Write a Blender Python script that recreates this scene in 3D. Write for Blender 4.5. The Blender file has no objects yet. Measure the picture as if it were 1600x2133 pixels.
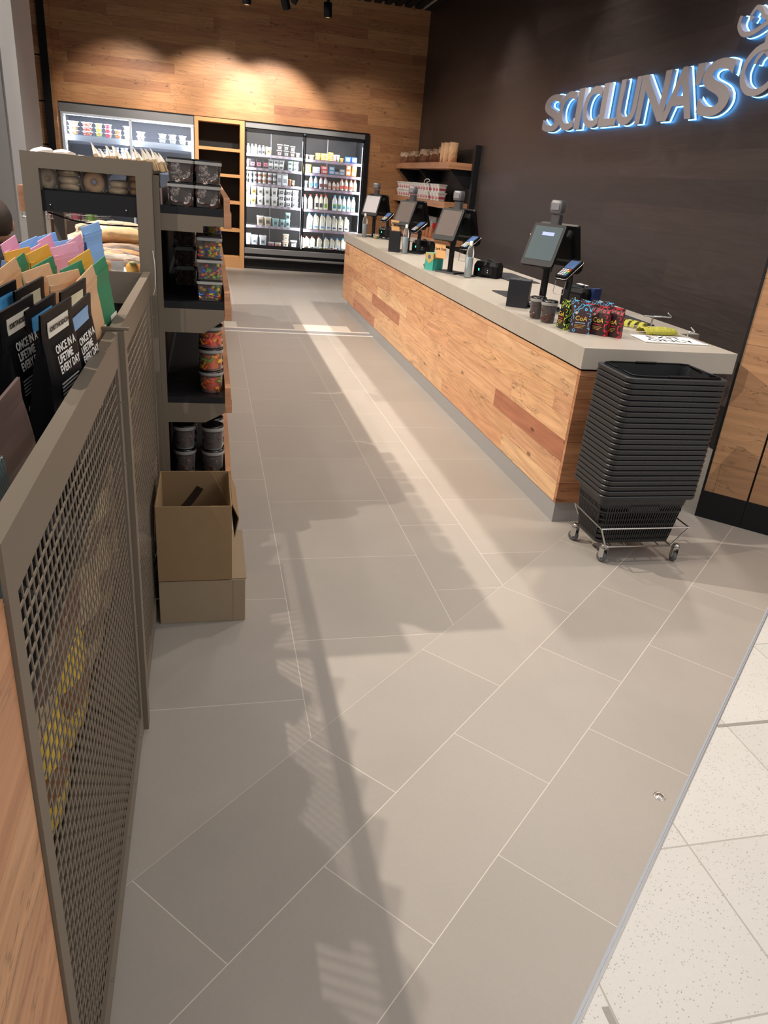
import bpy, bmesh, math, random
from mathutils import Vector, Matrix
random.seed(7)
PI = math.pi
SC = bpy.context.scene
COL = SC.collection

# ------------------------------------------------------------------ camera, world, exposure, lights
cam_d = bpy.data.cameras.new('camera')
cam = bpy.data.objects.new('camera', cam_d); COL.objects.link(cam)
cam_d.sensor_fit = 'VERTICAL'; cam_d.sensor_height = 36.0; cam_d.lens = 25.608
cam_d.clip_start = 0.02; cam_d.clip_end = 60
_r = Vector((0.974, -0.213, 0.083)); _b = Vector((-0.228, -0.883, 0.410)).normalized()
_r = (_r - _b * _r.dot(_b)).normalized(); _u = _b.cross(_r)
cam.matrix_world = Matrix(((_r.x, _u.x, _b.x, 0), (_r.y, _u.y, _b.y, 0), (_r.z, _u.z, _b.z, 1.5), (0, 0, 0, 1)))
SC.camera = cam
SC.view_settings.view_transform = 'Standard'
SC.view_settings.look = 'None'
SC.view_settings.gamma = 1.0
SC.view_settings.use_curve_mapping = False
SC.view_settings.exposure = 0.16
w = bpy.data.worlds.new('world'); SC.world = w; w.use_nodes = True
w.node_tree.nodes['Background'].inputs[0].default_value = (0.97, 0.95, 0.96, 1)
w.node_tree.nodes['Background'].inputs[1].default_value = 0.47
SC.cycles.max_bounces = 6; SC.cycles.transparent_max_bounces = 16
SC.cycles.transmission_bounces = 4; SC.cycles.glossy_bounces = 3; SC.cycles.diffuse_bounces = 3
SC.cycles.caustics_reflective = False; SC.cycles.caustics_refractive = False
SC.cycles.sample_clamp_indirect = 4.0
SC.cycles.use_denoising = True

def aim(o, tgt):
    d = Vector(tgt) - o.location
    o.rotation_euler = d.to_track_quat('-Z', 'Y').to_euler()
def spot(loc, tgt, power, col, ang=70, blend=0.6, rad=0.04, name='shop_spot'):
    l = bpy.data.lights.new(name, 'SPOT'); l.energy = power; l.color = col
    l.spot_size = math.radians(ang); l.spot_blend = blend; l.shadow_soft_size = rad
    o = bpy.data.objects.new(name, l); COL.objects.link(o); o.location = loc; aim(o, tgt); return o
def area(loc, tgt, power, col, sx, sy, name='area_light'):
    l = bpy.data.lights.new(name, 'AREA'); l.energy = power; l.color = col
    l.shape = 'RECTANGLE'; l.size = sx; l.size_y = sy
    o = bpy.data.objects.new(name, l); COL.objects.link(o); o.location = loc; aim(o, tgt); return o
WARM = (1.0, 0.895, 0.78); NEUT = (1.0, 0.92, 0.84)
# track row over the left fixtures: throws the long shadows across the aisle
for _y, _p in ((1.9, 270), (4.03, 640), (6.2, 520), (8.6, 480), (10.8, 260)):
    spot((-1.6, _y, 3.95), (1.3, _y + 0.1, 0.1), _p, WARM, 100, 0.8, 0.025)
# track row above the counter
for _y, _p, _s in ((2.6, 150, .16), (4.6, 190, .12), (6.8, 290, .05), (9.2, 290, .05)):
    spot((2.95, _y, 3.95), (1.6, _y - 0.2, 0.0), _p, WARM, 105, 0.8, _s)
# wall washers for the timber wall behind the coolers
spot((0.515, 11.47, 3.36), (0.05, 13.1, 1.95), 270, WARM, 66, 0.55)
spot((1.01, 11.47, 3.36), (0.95, 13.1, 1.90), 310, WARM, 66, 0.55)
spot((-0.9, 11.47, 3.40), (-1.2, 13.1, 1.95), 170, WARM, 66, 0.8)
spot((1.575, 11.47, 3.34), (2.6, 13.1, 1.7), 80, WARM, 66, 0.8)
spot((-3.2, 6.2, 3.9), (-2.3, 9.0, 2.0), 170, NEUT, 80, .8)  # not a washer: extra spot added to brighten the white pier
spot((1.0, 5.6, 3.98), (0.9, 5.4, 0), 150, NEUT, 120, .9, .30)  # broad soft spot aimed at the aisle floor
# light on the sign wall and the shopping centre beyond the shop front
spot((2.45, 8.3, 3.95), (3.4, 8.5, 1.8), 14, WARM, 80, 0.9)
area((3.6, -1.6, 3.9), (2.0, 0.9, 0.0), 60, (1.0, 0.98, 0.96), 3.0, 2.0, 'mall_ceiling_light')

# ------------------------------------------------------------------ helpers
def L(h):
    h = h.lstrip('#'); c = [int(h[i:i+2], 16) / 255 for i in (0, 2, 4)]
    return tuple((x / 12.92 if x <= 0.04045 else ((x + 0.055) / 1.055) ** 2.4) for x in c) + (1,)

class MB:
    def __init__(s): s.v = []; s.f = []; s.m = []; s.sm = []
    def add(s, vs, fs, mi=0, sm=False):
        o = len(s.v); s.v += [tuple(v) for v in vs]
        for f in fs: s.f.append([o + i for i in f]); s.m.append(mi); s.sm.append(sm)
        return s
    def box(s, x0, x1, y0, y1, z0, z1, mi=0, M=None):
        vs = [(x0,y0,z0),(x1,y0,z0),(x1,y1,z0),(x0,y1,z0),(x0,y0,z1),(x1,y0,z1),(x1,y1,z1),(x0,y1,z1)]
        if M is not None: vs = [M @ Vector(v) for v in vs]
        return s.add(vs, [(0,3,2,1),(4,5,6,7),(0,1,5,4),(1,2,6,5),(2,3,7,6),(3,0,4,7)], mi)
    def loft(s, rings, mi=0, cap0=True, cap1=True, sm=False, closed=True, M=None):
        n = len(rings[0]); vs = [p for r in rings for p in r]
        if M is not None: vs = [M @ Vector(v) for v in vs]
        fs = []
        for k in range(len(rings) - 1):
            for i in range(n if closed else n - 1):
                j = (i + 1) % n
                fs.append((k*n+i, k*n+j, (k+1)*n+j, (k+1)*n+i))
        s.add(vs, fs, mi, sm)
        if cap0: s.add(vs[:n], [tuple(reversed(range(n)))], mi)
        if cap1: s.add(vs[-n:], [tuple(range(n))], mi)
        return s
    def lathe(s, prof, seg=20, c=(0,0,0), mi=0, sm=True, cap0=True, cap1=True, M=None):
        rings = [[(c[0]+r*math.cos(2*PI*i/seg), c[1]+r*math.sin(2*PI*i/seg), c[2]+z) for i in range(seg)] for r, z in prof]
        return s.loft(rings, mi, cap0, cap1, sm, True, M)
    def tube(s, pts, r, seg=8, mi=0, closed=False):
        P = [Vector(p) for p in pts]; n = len(P); rings = []; up = None
        for i in range(n):
            a = P[i-1] if (i > 0 or closed) else P[i]; b = P[(i+1) % n] if (i < n-1 or closed) else P[i]
            t = (b - a).normalized()
            if up is None:
                up = Vector((0,0,1)) if abs(t.z) < .9 else Vector((1,0,0))
            u = (up - t * up.dot(t)); u = u.normalized() if u.length > 1e-6 else t.orthogonal().normalized()
            up = u; v = t.cross(u)
            rr = r[i] if isinstance(r, (list, tuple)) else r
            rings.append([P[i] + rr*(math.cos(2*PI*k/seg)*u + math.sin(2*PI*k/seg)*v) for k in range(seg)])
        if closed: rings.append(rings[0]); return s.loft(rings, mi, False, False, True)
        return s.loft(rings, mi, True, True, True)
    def prism(s, poly, axis, a0, a1, mi=0):
        def mk(p, a): return {'x': (a, p[0], p[1]), 'y': (p[0], a, p[1]), 'z': (p[0], p[1], a)}[axis]
        return s.loft([[mk(p, a0) for p in poly], [mk(p, a1) for p in poly]], mi)
    def ell(s, c, r, mi=0, seg=8, rg=5, M=None):
        R_ = [[(c[0]+r[0]*math.sin(PI*k/rg)*math.cos(2*PI*i/seg), c[1]+r[1]*math.sin(PI*k/rg)*math.sin(2*PI*i/seg), c[2]-r[2]*math.cos(PI*k/rg)) for i in range(seg)] for k in range(1, rg)]
        return s.loft(R_, mi, True, True, True, True, M)
    def build(s, name, mats, parent=None, world=True, origin=None, bev=0, bseg=2, fixn=True):
        me = bpy.data.meshes.new(name)
        off = Vector((0,0,0))
        if parent is not None and world: off = Vector(parent['_o'])
        if origin is not None: off = Vector(origin)
        me.from_pydata([tuple(Vector(v) - off) for v in s.v], [], s.f)
        if not isinstance(mats, (list, tuple)): mats = [mats]
        for m in mats: me.materials.append(m)
        me.polygons.foreach_set('material_index', s.m)
        me.polygons.foreach_set('use_smooth', s.sm)
        if fixn:
            b = bmesh.new(); b.from_mesh(me); bmesh.ops.recalc_face_normals(b, faces=b.faces); b.to_mesh(me); b.free()
        me.update()
        o = bpy.data.objects.new(name, me); COL.objects.link(o)
        if origin is not None and parent is None: o.location = origin
        if parent is not None: o.parent = parent
        if bev:
            b = o.modifiers.new('bevel', 'BEVEL'); b.width = bev; b.segments = bseg; b.limit_method = 'ANGLE'; b.angle_limit = 0.7
        o['_o'] = (0.0, 0.0, 0.0) if parent is None else tuple(off)
        return o

def thing(name, label, cat, loc=(0,0,0), rotz=0, group=None, kind=None):
    o = bpy.data.objects.new(name, None); COL.objects.link(o)
    o.location = loc; o.rotation_euler = (0, 0, rotz); o.empty_display_size = .05
    o['_o'] = tuple(loc) if not rotz else (0.0, 0.0, 0.0)
    return tag(o, label, cat, group, kind)
def tag(o, label=None, cat=None, group=None, kind=None):
    if label: o['label'] = label
    if cat: o['category'] = cat
    if group: o['group'] = group
    if kind: o['kind'] = kind
    return o
def dup(root, loc, rot=None, label=None, group=None, scale=None):
    r = root.copy(); COL.objects.link(r); r.location = loc
    if rot is not None: r.rotation_euler = rot
    if label: r['label'] = label
    if group: r['group'] = group
    if scale: r.scale = scale
    for ch in list(root.children):
        c = ch.copy(); COL.objects.link(c); c.parent = r
        for g in list(ch.children):
            d = g.copy(); COL.objects.link(d); d.parent = c
    return r
def struct(name, mb, mat, label=None, **k):
    o = mb.build(name, mat, None, **k); o['kind'] = 'structure'
    if label: o['label'] = label
    return o
def rrect(w, d, r, z, n=3, cx=0, cy=0):
    pts = []
    for q, (sx, sy) in enumerate(((1,1),(-1,1),(-1,-1),(1,-1))):
        for k in range(n+1):
            a = q*PI/2 + k*PI/2/n
            pts.append((cx + sx*(w/2-r) + r*math.cos(a), cy + sy*(d/2-r) + r*math.sin(a), z))
    return pts
ORD = ['first','second','third','fourth','fifth','sixth','seventh','eighth','ninth','tenth','eleventh','twelfth','thirteenth','fourteenth','fifteenth','sixteenth','seventeenth','eighteenth','nineteenth','twentieth','twenty-first','twenty-second','twenty-third','twenty-fourth','twenty-fifth','twenty-sixth','twenty-seventh','twenty-eighth']

def text(body, size, mat, parent, M, extrude=0.0004, bold=0.0, shear=0.0, sx=1.0, name='lettering', align='CENTER', outline=0, label=None):
    cu = bpy.data.curves.new(name, 'FONT'); cu.body = body; cu.size = size
    cu.align_x = align; cu.align_y = 'CENTER'; cu.shear = shear; cu.space_line = 0.9
    cu.resolution_u = 8 if name in ('letter', 'neon_edge') else 3
    if outline:
        cu.fill_mode = 'NONE'; cu.bevel_depth = outline; cu.bevel_resolution = 1; cu.offset = bold
    else:
        cu.extrude = extrude; cu.offset = bold
    t = bpy.data.objects.new('tmp', cu); COL.objects.link(t)
    dg = bpy.context.evaluated_depsgraph_get(); dg.update()
    me = bpy.data.meshes.new_from_object(t.evaluated_get(dg))
    bpy.data.objects.remove(t); bpy.data.curves.remove(cu)
    me.transform(Matrix.Diagonal((sx, 1, 1, 1)))
    me.materials.clear(); me.materials.append(mat)
    o = bpy.data.objects.new(name, me); COL.objects.link(o)
    o.parent = parent; o.matrix_local = M
    if label: o['label'] = label
    return o
def frame(o, x, y, z=None):
    x = Vector(x).normalized(); y = Vector(y); y = (y - x*y.dot(x)).normalized(); z = x.cross(y)
    return Matrix(((x.x,y.x,z.x,o[0]),(x.y,y.y,z.y,o[1]),(x.z,y.z,z.z,o[2]),(0,0,0,1)))

# ------------------------------------------------------------------ materials
class N:
    def __init__(s, name):
        s.mat = bpy.data.materials.new(name); s.mat.use_nodes = True; s.t = s.mat.node_tree
        s.b = s.t.nodes['Principled BSDF']; s.out = s.t.nodes['Material Output']
    def n(s, typ, **k):
        x = s.t.nodes.new(typ)
        for a, b in k.items(): setattr(x, a, b)
        return x
    def lk(s, a, b): s.t.links.new(a, b)
    def m(s, op, a, b=None, c=None, clamp=False):
        x = s.n('ShaderNodeMath', operation=op, use_clamp=clamp)
        for i, q in enumerate((a, b, c)):
            if q is None: continue
            if isinstance(q, (int, float)): x.inputs[i].default_value = q
            else: s.lk(q, x.inputs[i])
        return x.outputs[0]
    def comb(s, a, b, c=0.0):
        x = s.n('ShaderNodeCombineXYZ')
        for i, q in enumerate((a, b, c)):
            if isinstance(q, (int, float)): x.inputs[i].default_value = q
            else: s.lk(q, x.inputs[i])
        return x.outputs[0]
    def noise(s, vec, scale=1, detail=4, rough=.5, dist=0):
        x = s.n('ShaderNodeTexNoise'); x.inputs['Scale'].default_value = scale; x.inputs['Detail'].default_value = detail
        x.inputs['Roughness'].default_value = rough; x.inputs['Distortion'].default_value = dist
        s.lk(vec, x.inputs['Vector']); return x.outputs['Fac']
    def ramp(s, fac, stops, interp='LINEAR'):
        x = s.n('ShaderNodeValToRGB'); x.color_ramp.interpolation = interp
        e = x.color_ramp.elements
        while len(e) < len(stops): e.new(0.5)
        for el, (p, c) in zip(e, stops): el.position = p; el.color = c
        s.lk(fac, x.inputs[0]); return x.outputs[0]
    def mix(s, f, a, b, typ='MIX'):
        x = s.n('ShaderNodeMix', data_type='RGBA', blend_type=typ)
        for i, q in ((0, f), (6, a), (7, b)):
            if isinstance(q, (int, float)): x.inputs[i].default_value = q
            elif isinstance(q, tuple): x.inputs[i].default_value = q
            else: s.lk(q, x.inputs[i])
        return x.outputs[2]
    def obj(s):
        tc = s.n('ShaderNodeTexCoord'); sp = s.n('ShaderNodeSeparateXYZ'); s.lk(tc.outputs['Object'], sp.inputs[0])
        return tc.outputs['Object'], sp.outputs
    def bump(s, h, st=.2, d=.002):
        x = s.n('ShaderNodeBump'); x.inputs['Strength'].default_value = st; x.inputs['Distance'].default_value = d
        s.lk(h, x.inputs['Height']); s.lk(x.outputs[0], s.b.inputs['Normal'])

def plain(name, col, rough=.5, metal=0, spec=.5, var=.06, scale=40, bump=0, emit=None, est=0, coat=0):
    k = N(name); c = L(col) if isinstance(col, str) else col
    vec, _ = k.obj()
    nz = k.noise(vec, scale, 3)
    a = tuple(max(0, x*(1-var)) for x in c[:3]) + (1,); b = tuple(min(1, x*(1+var)) for x in c[:3]) + (1,)
    k.lk(k.mix(nz, a, b), k.b.inputs['Base Color'])
    k.b.inputs['Roughness'].default_value = rough; k.b.inputs['Metallic'].default_value = metal
    k.b.inputs['Specular IOR Level'].default_value = spec
    if coat: k.b.inputs['Coat Weight'].default_value = coat
    if bump: k.bump(nz, bump)
    if emit:
        k.b.inputs['Emission Color'].default_value = L(emit); k.b.inputs['Emission Strength'].default_value = est
    return k.mat
def clear(name, tint=(1,1,1,1), alpha=.18, rough=.08, milky=(.8,.8,.8,1)):
    # thin clear plastic: mostly see-through with a glossy skin
    k = N(name); tr = k.n('ShaderNodeBsdfTransparent'); tr.inputs[0].default_value = tint
    k.b.inputs['Base Color'].default_value = milky; k.b.inputs['Roughness'].default_value = rough
    k.b.inputs['Specular IOR Level'].default_value = .8
    vec, _ = k.obj(); nz = k.noise(vec, 30, 2)
    fac = k.m('ADD', k.m('MULTIPLY', nz, alpha*.5), alpha*.75)
    fr = k.n('ShaderNodeFresnel'); fr.inputs[0].default_value = 1.4
    fac = k.m('ADD', fac, fr.outputs[0], clamp=True)
    mx = k.n('ShaderNodeMixShader'); k.lk(fac, mx.inputs[0]); k.lk(tr.outputs[0], mx.inputs[1]); k.lk(k.b.outputs[0], mx.inputs[2])
    k.lk(mx.outputs[0], k.out.inputs[0]); return k.mat

def wood(name, u, v, ph, pl, cols, rough=.45, grain=.5, vein=1.0, seamc='#2a1a10', seamw=.0018, gs=1.0, tonew=1.0):
    k = N(name); vec, s = k.obj(); ax = {'x': 0, 'y': 1, 'z': 2}
    U = s[ax[u]]; V = s[ax[v]]; W_ = s[({0,1,2} - {ax[u], ax[v]}).pop()]
    vr = k.m('DIVIDE', V, ph); row = k.m('FLOOR', vr)
    wn = k.n('ShaderNodeTexWhiteNoise', noise_dimensions='1D'); k.lk(row, wn.inputs['W'])
    ur = k.m('ADD', k.m('DIVIDE', U, pl), k.m('MULTIPLY', wn.outputs[0], 13.7)); colm = k.m('FLOOR', ur)
    w2 = k.n('ShaderNodeTexWhiteNoise', noise_dimensions='2D'); k.lk(k.comb(row, colm), w2.inputs['Vector'])
    h = w2.outputs[0]
    off = k.m('MULTIPLY', h, 37.0)
    # long grain and cathedral figure
    gv = k.comb(k.m('ADD', k.m('MULTIPLY', U, 1.1*gs), off), k.m('MULTIPLY', V, 16*gs), off)
    g1 = k.noise(gv, 2.2, 6, .6, .8)
    sw = k.noise(k.comb(k.m('ADD', k.m('MULTIPLY', U, .75*gs), off), k.m('MULTIPLY', V, 6.5*gs), off), 1.0, 1.5, .45, .45)
    rings = k.m('MULTIPLY', k.m('ADD', k.m('SINE', k.m('MULTIPLY', sw, 62)), 1.0), .5)
    fine = k.noise(k.comb(k.m('MULTIPLY', U, 5), k.m('MULTIPLY', V, 140), off), 1, 2)
    n = len(cols)
    hh = k.m('ADD', k.m('MULTIPLY', h, tonew), (1-tonew)/2)
    base = k.ramp(hh, [(i/(n-1), L(c)) for i, c in enumerate(cols)])
    f = k.m('ADD', k.m('MULTIPLY', g1, .66), k.m('ADD', k.m('MULTIPLY', rings, .14), k.m('MULTIPLY', fine, .20)))
    f = k.m('MULTIPLY', k.m('SUBTRACT', f, .33), 2.4, clamp=True)
    dark = k.mix(1.0, base, (.55, .44, .36, 1), 'MULTIPLY')
    light = k.mix(1.0, base, (1.22, 1.2, 1.15, 1), 'MULTIPLY')
    c = k.mix(k.m('MULTIPLY', f, 1.0), k.mix(grain, base, dark), k.mix(grain, base, light))
    if vein:
        vn = k.noise(k.comb(k.m('ADD', k.m('MULTIPLY', U, 2.2), off), k.m('MULTIPLY', V, 13), off), 1.3, 3, .55, 1.6)
        rd = k.m('ABSOLUTE', k.m('SUBTRACT', vn, .5))
        mk = k.noise(k.comb(k.m('ADD', k.m('MULTIPLY', U, 1.6), off), k.m('MULTIPLY', V, 5), k.m('ADD', off, 9)), 1.5, 2)
        vmask = k.m('MULTIPLY', k.m('SUBTRACT', 1.0, k.m('MULTIPLY', rd, 60), clamp=True), k.m('MULTIPLY', k.m('SUBTRACT', mk, .52), 12, clamp=True))
        vo = k.n('ShaderNodeTexVoronoi'); vo.inputs['Scale'].default_value = 1.0
        k.lk(k.comb(k.m('ADD', k.m('MULTIPLY', U, 2.6), off), k.m('MULTIPLY', V, 7), off), vo.inputs['Vector'])
        kn = k.m('MULTIPLY', k.m('SUBTRACT', .085, vo.outputs['Distance']), 30, clamp=True)
        vmask = k.m('MAXIMUM', vmask, k.m('MULTIPLY', kn, .8))
        c = k.mix(k.m('MULTIPLY', vmask, vein*.85), c, L('#23150d'))
    fv = k.m('FRACT', vr); fu = k.m('FRACT', ur)
    sv = k.m('LESS_THAN', k.m('MINIMUM', fv, k.m('SUBTRACT', 1, fv)), seamw/ph/2)
    su = k.m('LESS_THAN', k.m('MINIMUM', fu, k.m('SUBTRACT', 1, fu)), seamw/pl/2)
    c = k.mix(k.m('MULTIPLY', k.m('MAXIMUM', sv, su), .75), c, L(seamc))
    k.lk(c, k.b.inputs['Base Color'])
    k.b.inputs['Roughness'].default_value = rough
    k.bump(g1, .08)
    return k.mat

M = {}
HONEY = ['#7d4b30', '#b07748', '#c68e58', '#a1683c', '#d09c66', '#8c5a3a']
M['wood_wall'] = wood('timber_wall', 'x', 'z', .13, 1.5, ['#9a6848', '#bf8c60', '#b08058', '#c99a6c', '#a97550'], .5, .5, .9, '#4a2c18')
M['wood_counter_y'] = wood('timber_counter_front', 'y', 'z', .108, 1.25, ['#a86c50', '#d2a57a', '#dcb085', '#b67a5c', '#e2bd92', '#c08a68', '#dbad82', '#cf9c74'], .42, .62, 1.0, '#5a341f', gs=1.15)
M['wood_counter_x'] = wood('timber_counter_end', 'x', 'z', .108, 1.25, ['#a87050', '#c1906a', '#b5845e', '#ad7555', '#a27655'], .42, .75, 1.0, '#33200f', gs=1.3)
M['wood_diag'] = wood('timber_panel', 'x', 'z', .31, 2.2, ['#ad8260', '#bb9069', '#c59c76'], .45, .5, .8, '#3a2414', gs=.8)
M['wood_trim'] = wood('timber_lipping', 'y', 'z', 1.0, 1.6, ['#b08060', '#bd8d6a'], .42, .6, .3, '#a0653a')
M['wood_shelf'] = wood('timber_shelf_unit', 'x', 'y', 1.0, 2.6, ['#c99a6a', '#bf9060'], .45, .35, 0, '#a0653a')
M['wood_near'] = wood('timber_plinth', 'y', 'z', .17, 3.0, ['#bd8560', '#cf9f76', '#c6936a'], .4, .65, .5, '#a0653a', gs=.9)
M['wood_dark'] = wood('dark_stained_boards', 'y', 'z', .19, 2.1, ['#2b2626', '#373030', '#302a2a', '#3d3535'], .42, .55, 0, '#171211', gs=1.0)
M['steel'] = plain('bronze_powder_coat', '#73685a', .5, .10, .4, .04, 300)
M['black_metal'] = plain('black_powder_coat', '#17171a', .5, .2, .4)
M['black'] = plain('black_plastic', '#08080a', .48, 0, .18)
M['matte_black'] = plain('matte_black_lining', '#08090b', .8)
M['basket'] = plain('black_basket_plastic', '#1d1d1f', .42, 0, .5, .1, 200)
M['chrome'] = plain('zinc_plated_steel', '#c4c3c0', .25, 1.0)
M['alu'] = plain('brushed_aluminium', '#8f9092', .42, .6, .5, .05, 60)
M['kick'] = plain('brushed_kickboard', '#a3a2a2', .5, .35, .5, .04, 60)
M['conc'] = plain('concrete_look_laminate', '#a9a196', .35, 0, .5, .09, 7)
M['white'] = plain('white_plastic', '#e8e8e6', .4)
M['paint'] = plain('white_painted_wall', '#cfcbc8', .7, 0, .3, .03, 3)
M['paper'] = plain('white_paper', '#f2f1ee', .7)
M['kraft'] = plain('kraft_paper', '#c7a17c', .75, 0, .3, .08, 25)
M['card'] = plain('corrugated_cardboard', '#8f7657', .85, 0, .2, .07, 18)
M['card2'] = plain('grey_cardboard', '#99876f', .85, 0, .2, .05, 18)
M['ceil'] = plain('black_ceiling', '#0c0c0d', .9)
M['green_led'] = plain('green_led', '#2aff9a', .4, emit='#2aff9a', est=6)
M['rubber'] = plain('grey_rubber', '#55565a', .6)
M['glass'] = clear('cooler_glass', (.97,.98,1,1), .02, .03)
M['clear'] = clear('clear_tub_plastic', (1,1,1,1), .055, .12, (.75,.74,.72,1))
M['film'] = clear('crinkled_film', (1,1,1,1), .07, .12, (.9,.9,.9,1))
M['milkrim'] = plain('translucent_rim', '#9a9894', .35)
M['choc'] = plain('chocolate', '#3b2119', .5, 0, .4, .25, 60)
M['led'] = plain('cooler_light_tube', '#ffffff', .4, emit='#dfeaff', est=3.5)
M['cream'] = plain('cream_milk', '#efe9cf', .35)
M['note'] = plain('peach_note_paper', '#e2b079', .7)
def cm(h, r=.45, e=0):
    key = 'c' + h + str(r)
    if key not in M: M[key] = plain('colour_' + h.strip('#'), h, r, var=.08, scale=60)
    return M[key]

# --- tiles
def tilemat(name, a, b, rough, speck=False):
    k = N(name); vec, s = k.obj()
    at = k.n('ShaderNodeAttribute', attribute_name='tone')
    n1 = k.noise(vec, 3.2, 5, .6); n2 = k.noise(vec, 90, 2)
    f = k.m('ADD', k.m('MULTIPLY', n1, .55), k.m('ADD', k.m('MULTIPLY', n2, .2), k.m('MULTIPLY', at.outputs['Fac'], .25)))
    c = k.mix(f, L(a), L(b))
    if speck:
        for sc, th, cc in ((140, .22, '#8f8d89'), (260, .24, '#b9b4ac'), (75, .10, '#6b6a68')):
            vo = k.n('ShaderNodeTexVoronoi'); vo.inputs['Scale'].default_value = sc; k.lk(vec, vo.inputs['Vector'])
            wn = k.n('ShaderNodeSeparateColor'); k.lk(vo.outputs['Color'], wn.inputs[0])
            d = k.m('MULTIPLY', k.m('LESS_THAN', vo.outputs['Distance'], th*1.2), k.m('LESS_THAN', wn.outputs[0], .35))
            c = k.mix(k.m('MULTIPLY', d, .75), c, L(cc))
    k.lk(c, k.b.inputs['Base Color'])
    k.lk(k.m('ADD', k.m('MULTIPLY', n1, .14), rough), k.b.inputs['Roughness'])
    k.bump(n2, .04)
    return k.mat
M['tile'] = tilemat('grey_porcelain_tile', '#8f8982', '#aaa299', .36)
M['terrazzo'] = tilemat('white_terrazzo_tile', '#b9b8b4', '#cfcdc8', .35, True)
M['grout'] = plain('pale_grout', '#cfc7bc', .8)
M['grout_grey'] = plain('grey_grout', '#a8a59c', .8)

def clip(poly, planes):
    for (nx, ny, d) in planes:      # keep nx*x+ny*y <= d
        out = []
        for i in range(len(poly)):
            p, q = poly[i], poly[(i+1) % len(poly)]
            a = nx*p[0]+ny*p[1]-d; b = nx*q[0]+ny*q[1]-d
            if a <= 0: out.append(p)
            if a*b < 0:
                t = a/(a-b); out.append((p[0]+t*(q[0]-p[0]), p[1]+t*(q[1]-p[1])))
        poly = out
        if len(poly) < 3: return []
    return poly
def tiles(name, rects, planes, mat, grout, region, gz=-.0002, g=.0012, label=None):
    mb = MB(); tone = []
    def put(poly, z, mi, tn):
        if len(poly) >= 3:
            mb.add([(x, y, z) for x, y in poly], [tuple(range(len(poly)))], mi); tone.append(tn)
    put(clip(region, planes), gz, 1, 0)
    for r in rects:
        c = (sum(p[0] for p in r)/4, sum(p[1] for p in r)/4)
        pp = []
        for i in range(4):      # inset
            e1 = Vector((r[i][0]-r[i-1][0], r[i][1]-r[i-1][1])).normalized(); e2 = Vector((r[(i+1)%4][0]-r[i][0], r[(i+1)%4][1]-r[i][1])).normalized()
            pp.append((r[i][0]+g*(e2.x-e1.x), r[i][1]+g*(e2.y-e1.y)))
        put(clip(pp, planes), 0, 0, random.random())
    o = struct(name, mb, [mat, grout], label, fixn=False)
    at = o.data.attributes.new('tone', 'FLOAT', 'FACE'); at.data.foreach_set('value', tone)
    return o
A = math.radians(41.9); CU, SU = math.cos(A), math.sin(A)
# diag coordinates: u = x*CU+y*SU ; v = -x*SU+y*CU
def uv(u, v): return (u*CU - v*SU, u*SU + v*CU)
VB, VE = 1.055, .117
DP = (-SU, CU)     # v direction
big = [(-6, -4), (8, -4), (8, 14.2), (-6, 14.2)]
# aisle tiles, v >= VB
rects = []
cols = [(-6.44 + .61*k, -6.44 + .61*(k+1), 1.836 % .61 if k % 2 == 0 else 1.54 % .61) for k in range(11)]
cols += [(.27, .88, 2.155 % .61), (.88, 1.185, 2.463 % .61), (1.185, 1.795, 2.155 % .61)] + [(1.795+.61*k, 2.405+.61*k, (2.463 if k % 2 == 0 else 2.155) % .61) for k in range(4)]
for x0, x1, o in cols:
    y = -1.22 + o
    while y < 7.95: rects.append([(x0,y),(x1,y),(x1,min(y+.61, 8.6)),(x0,min(y+.61, 8.6))]); y += .61
tiles('floor', rects, [(SU, -CU, -VB), (0, 1, 7.66)], M['tile'], M['grout'], big, label='grey stone look floor tiles of the aisle')
rects = []
for k in range(-10, 20):
    for j in range(10): 
        x0 = .27 + .305*k*2; y0 = 7.9 + .61*j + (.3 if k % 2 else 0)
        rects.append([(x0,y0),(x0+.61,y0),(x0+.61,y0+.61),(x0,y0+.61)])
tiles('floor', rects, [(0, -1, -7.88), (0, 1, 14.2), (1, 0, 6), (-1, 0, 6)], M['tile'], M['grout'], [(-6,7),(6,7),(6,15),(-6,15)], label='grey floor tiles at the far end before the coolers')
rects = []
W3 = (VB - VE) / 3
for r in range(3):
    v0 = VE + r*W3; o = 1.30 if r != 1 else 1.61
    for k in range(-14, 14):
        u0 = o + .613*k
        rects.append([uv(u0, v0), uv(u0+.613, v0), uv(u0+.613, v0+W3), uv(u0, v0+W3)])
tiles('floor', rects, [(-SU, CU, VB), (SU, -CU, -VE-.006)], M['tile'], M['grout'], big, label='three diagonal rows of grey floor tiles at the shop entrance')
rects = []
for i in range(-16, 18):
    for j in range(-12, 18):
        x0 = 1.192 + .412*i; y0 = 1.143 + .412*j
        rects.append([(x0,y0),(x0+.412,y0),(x0+.412,y0+.412),(x0,y0+.412)])
tiles('floor', rects, [(-SU, CU, VE-.008)], M['terrazzo'], M['grout_grey'], big, label='white speckled terrazzo tiles of the walkway outside', g=.0022)
def vbox(mb, u0, u1, v0, v1, z0, z1, mi=0):
    mb.loft([[uv(u0,v0)+(z0,), uv(u1,v0)+(z0,), uv(u1,v1)+(z0,), uv(u0,v1)+(z0,)], [uv(u0,v0)+(z1,), uv(u1,v0)+(z1,), uv(u1,v1)+(z1,), uv(u0,v1)+(z1,)]], mi)
mb = MB(); vbox(mb, -6, 7, VE-.008, VE-.004, -.004, .001); vbox(mb, -6, 7, VE-.001, VE+.0005, -.004, .001)
struct('trim_1', mb, M['alu'], 'thin metal edging between the grey and white floor tiles')
mb = MB(); mb.box(-6, 1.70, 7.66, 7.70, -.004, .002); mb.box(-6, 1.70, 7.84, 7.88, -.004, .002)
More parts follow.
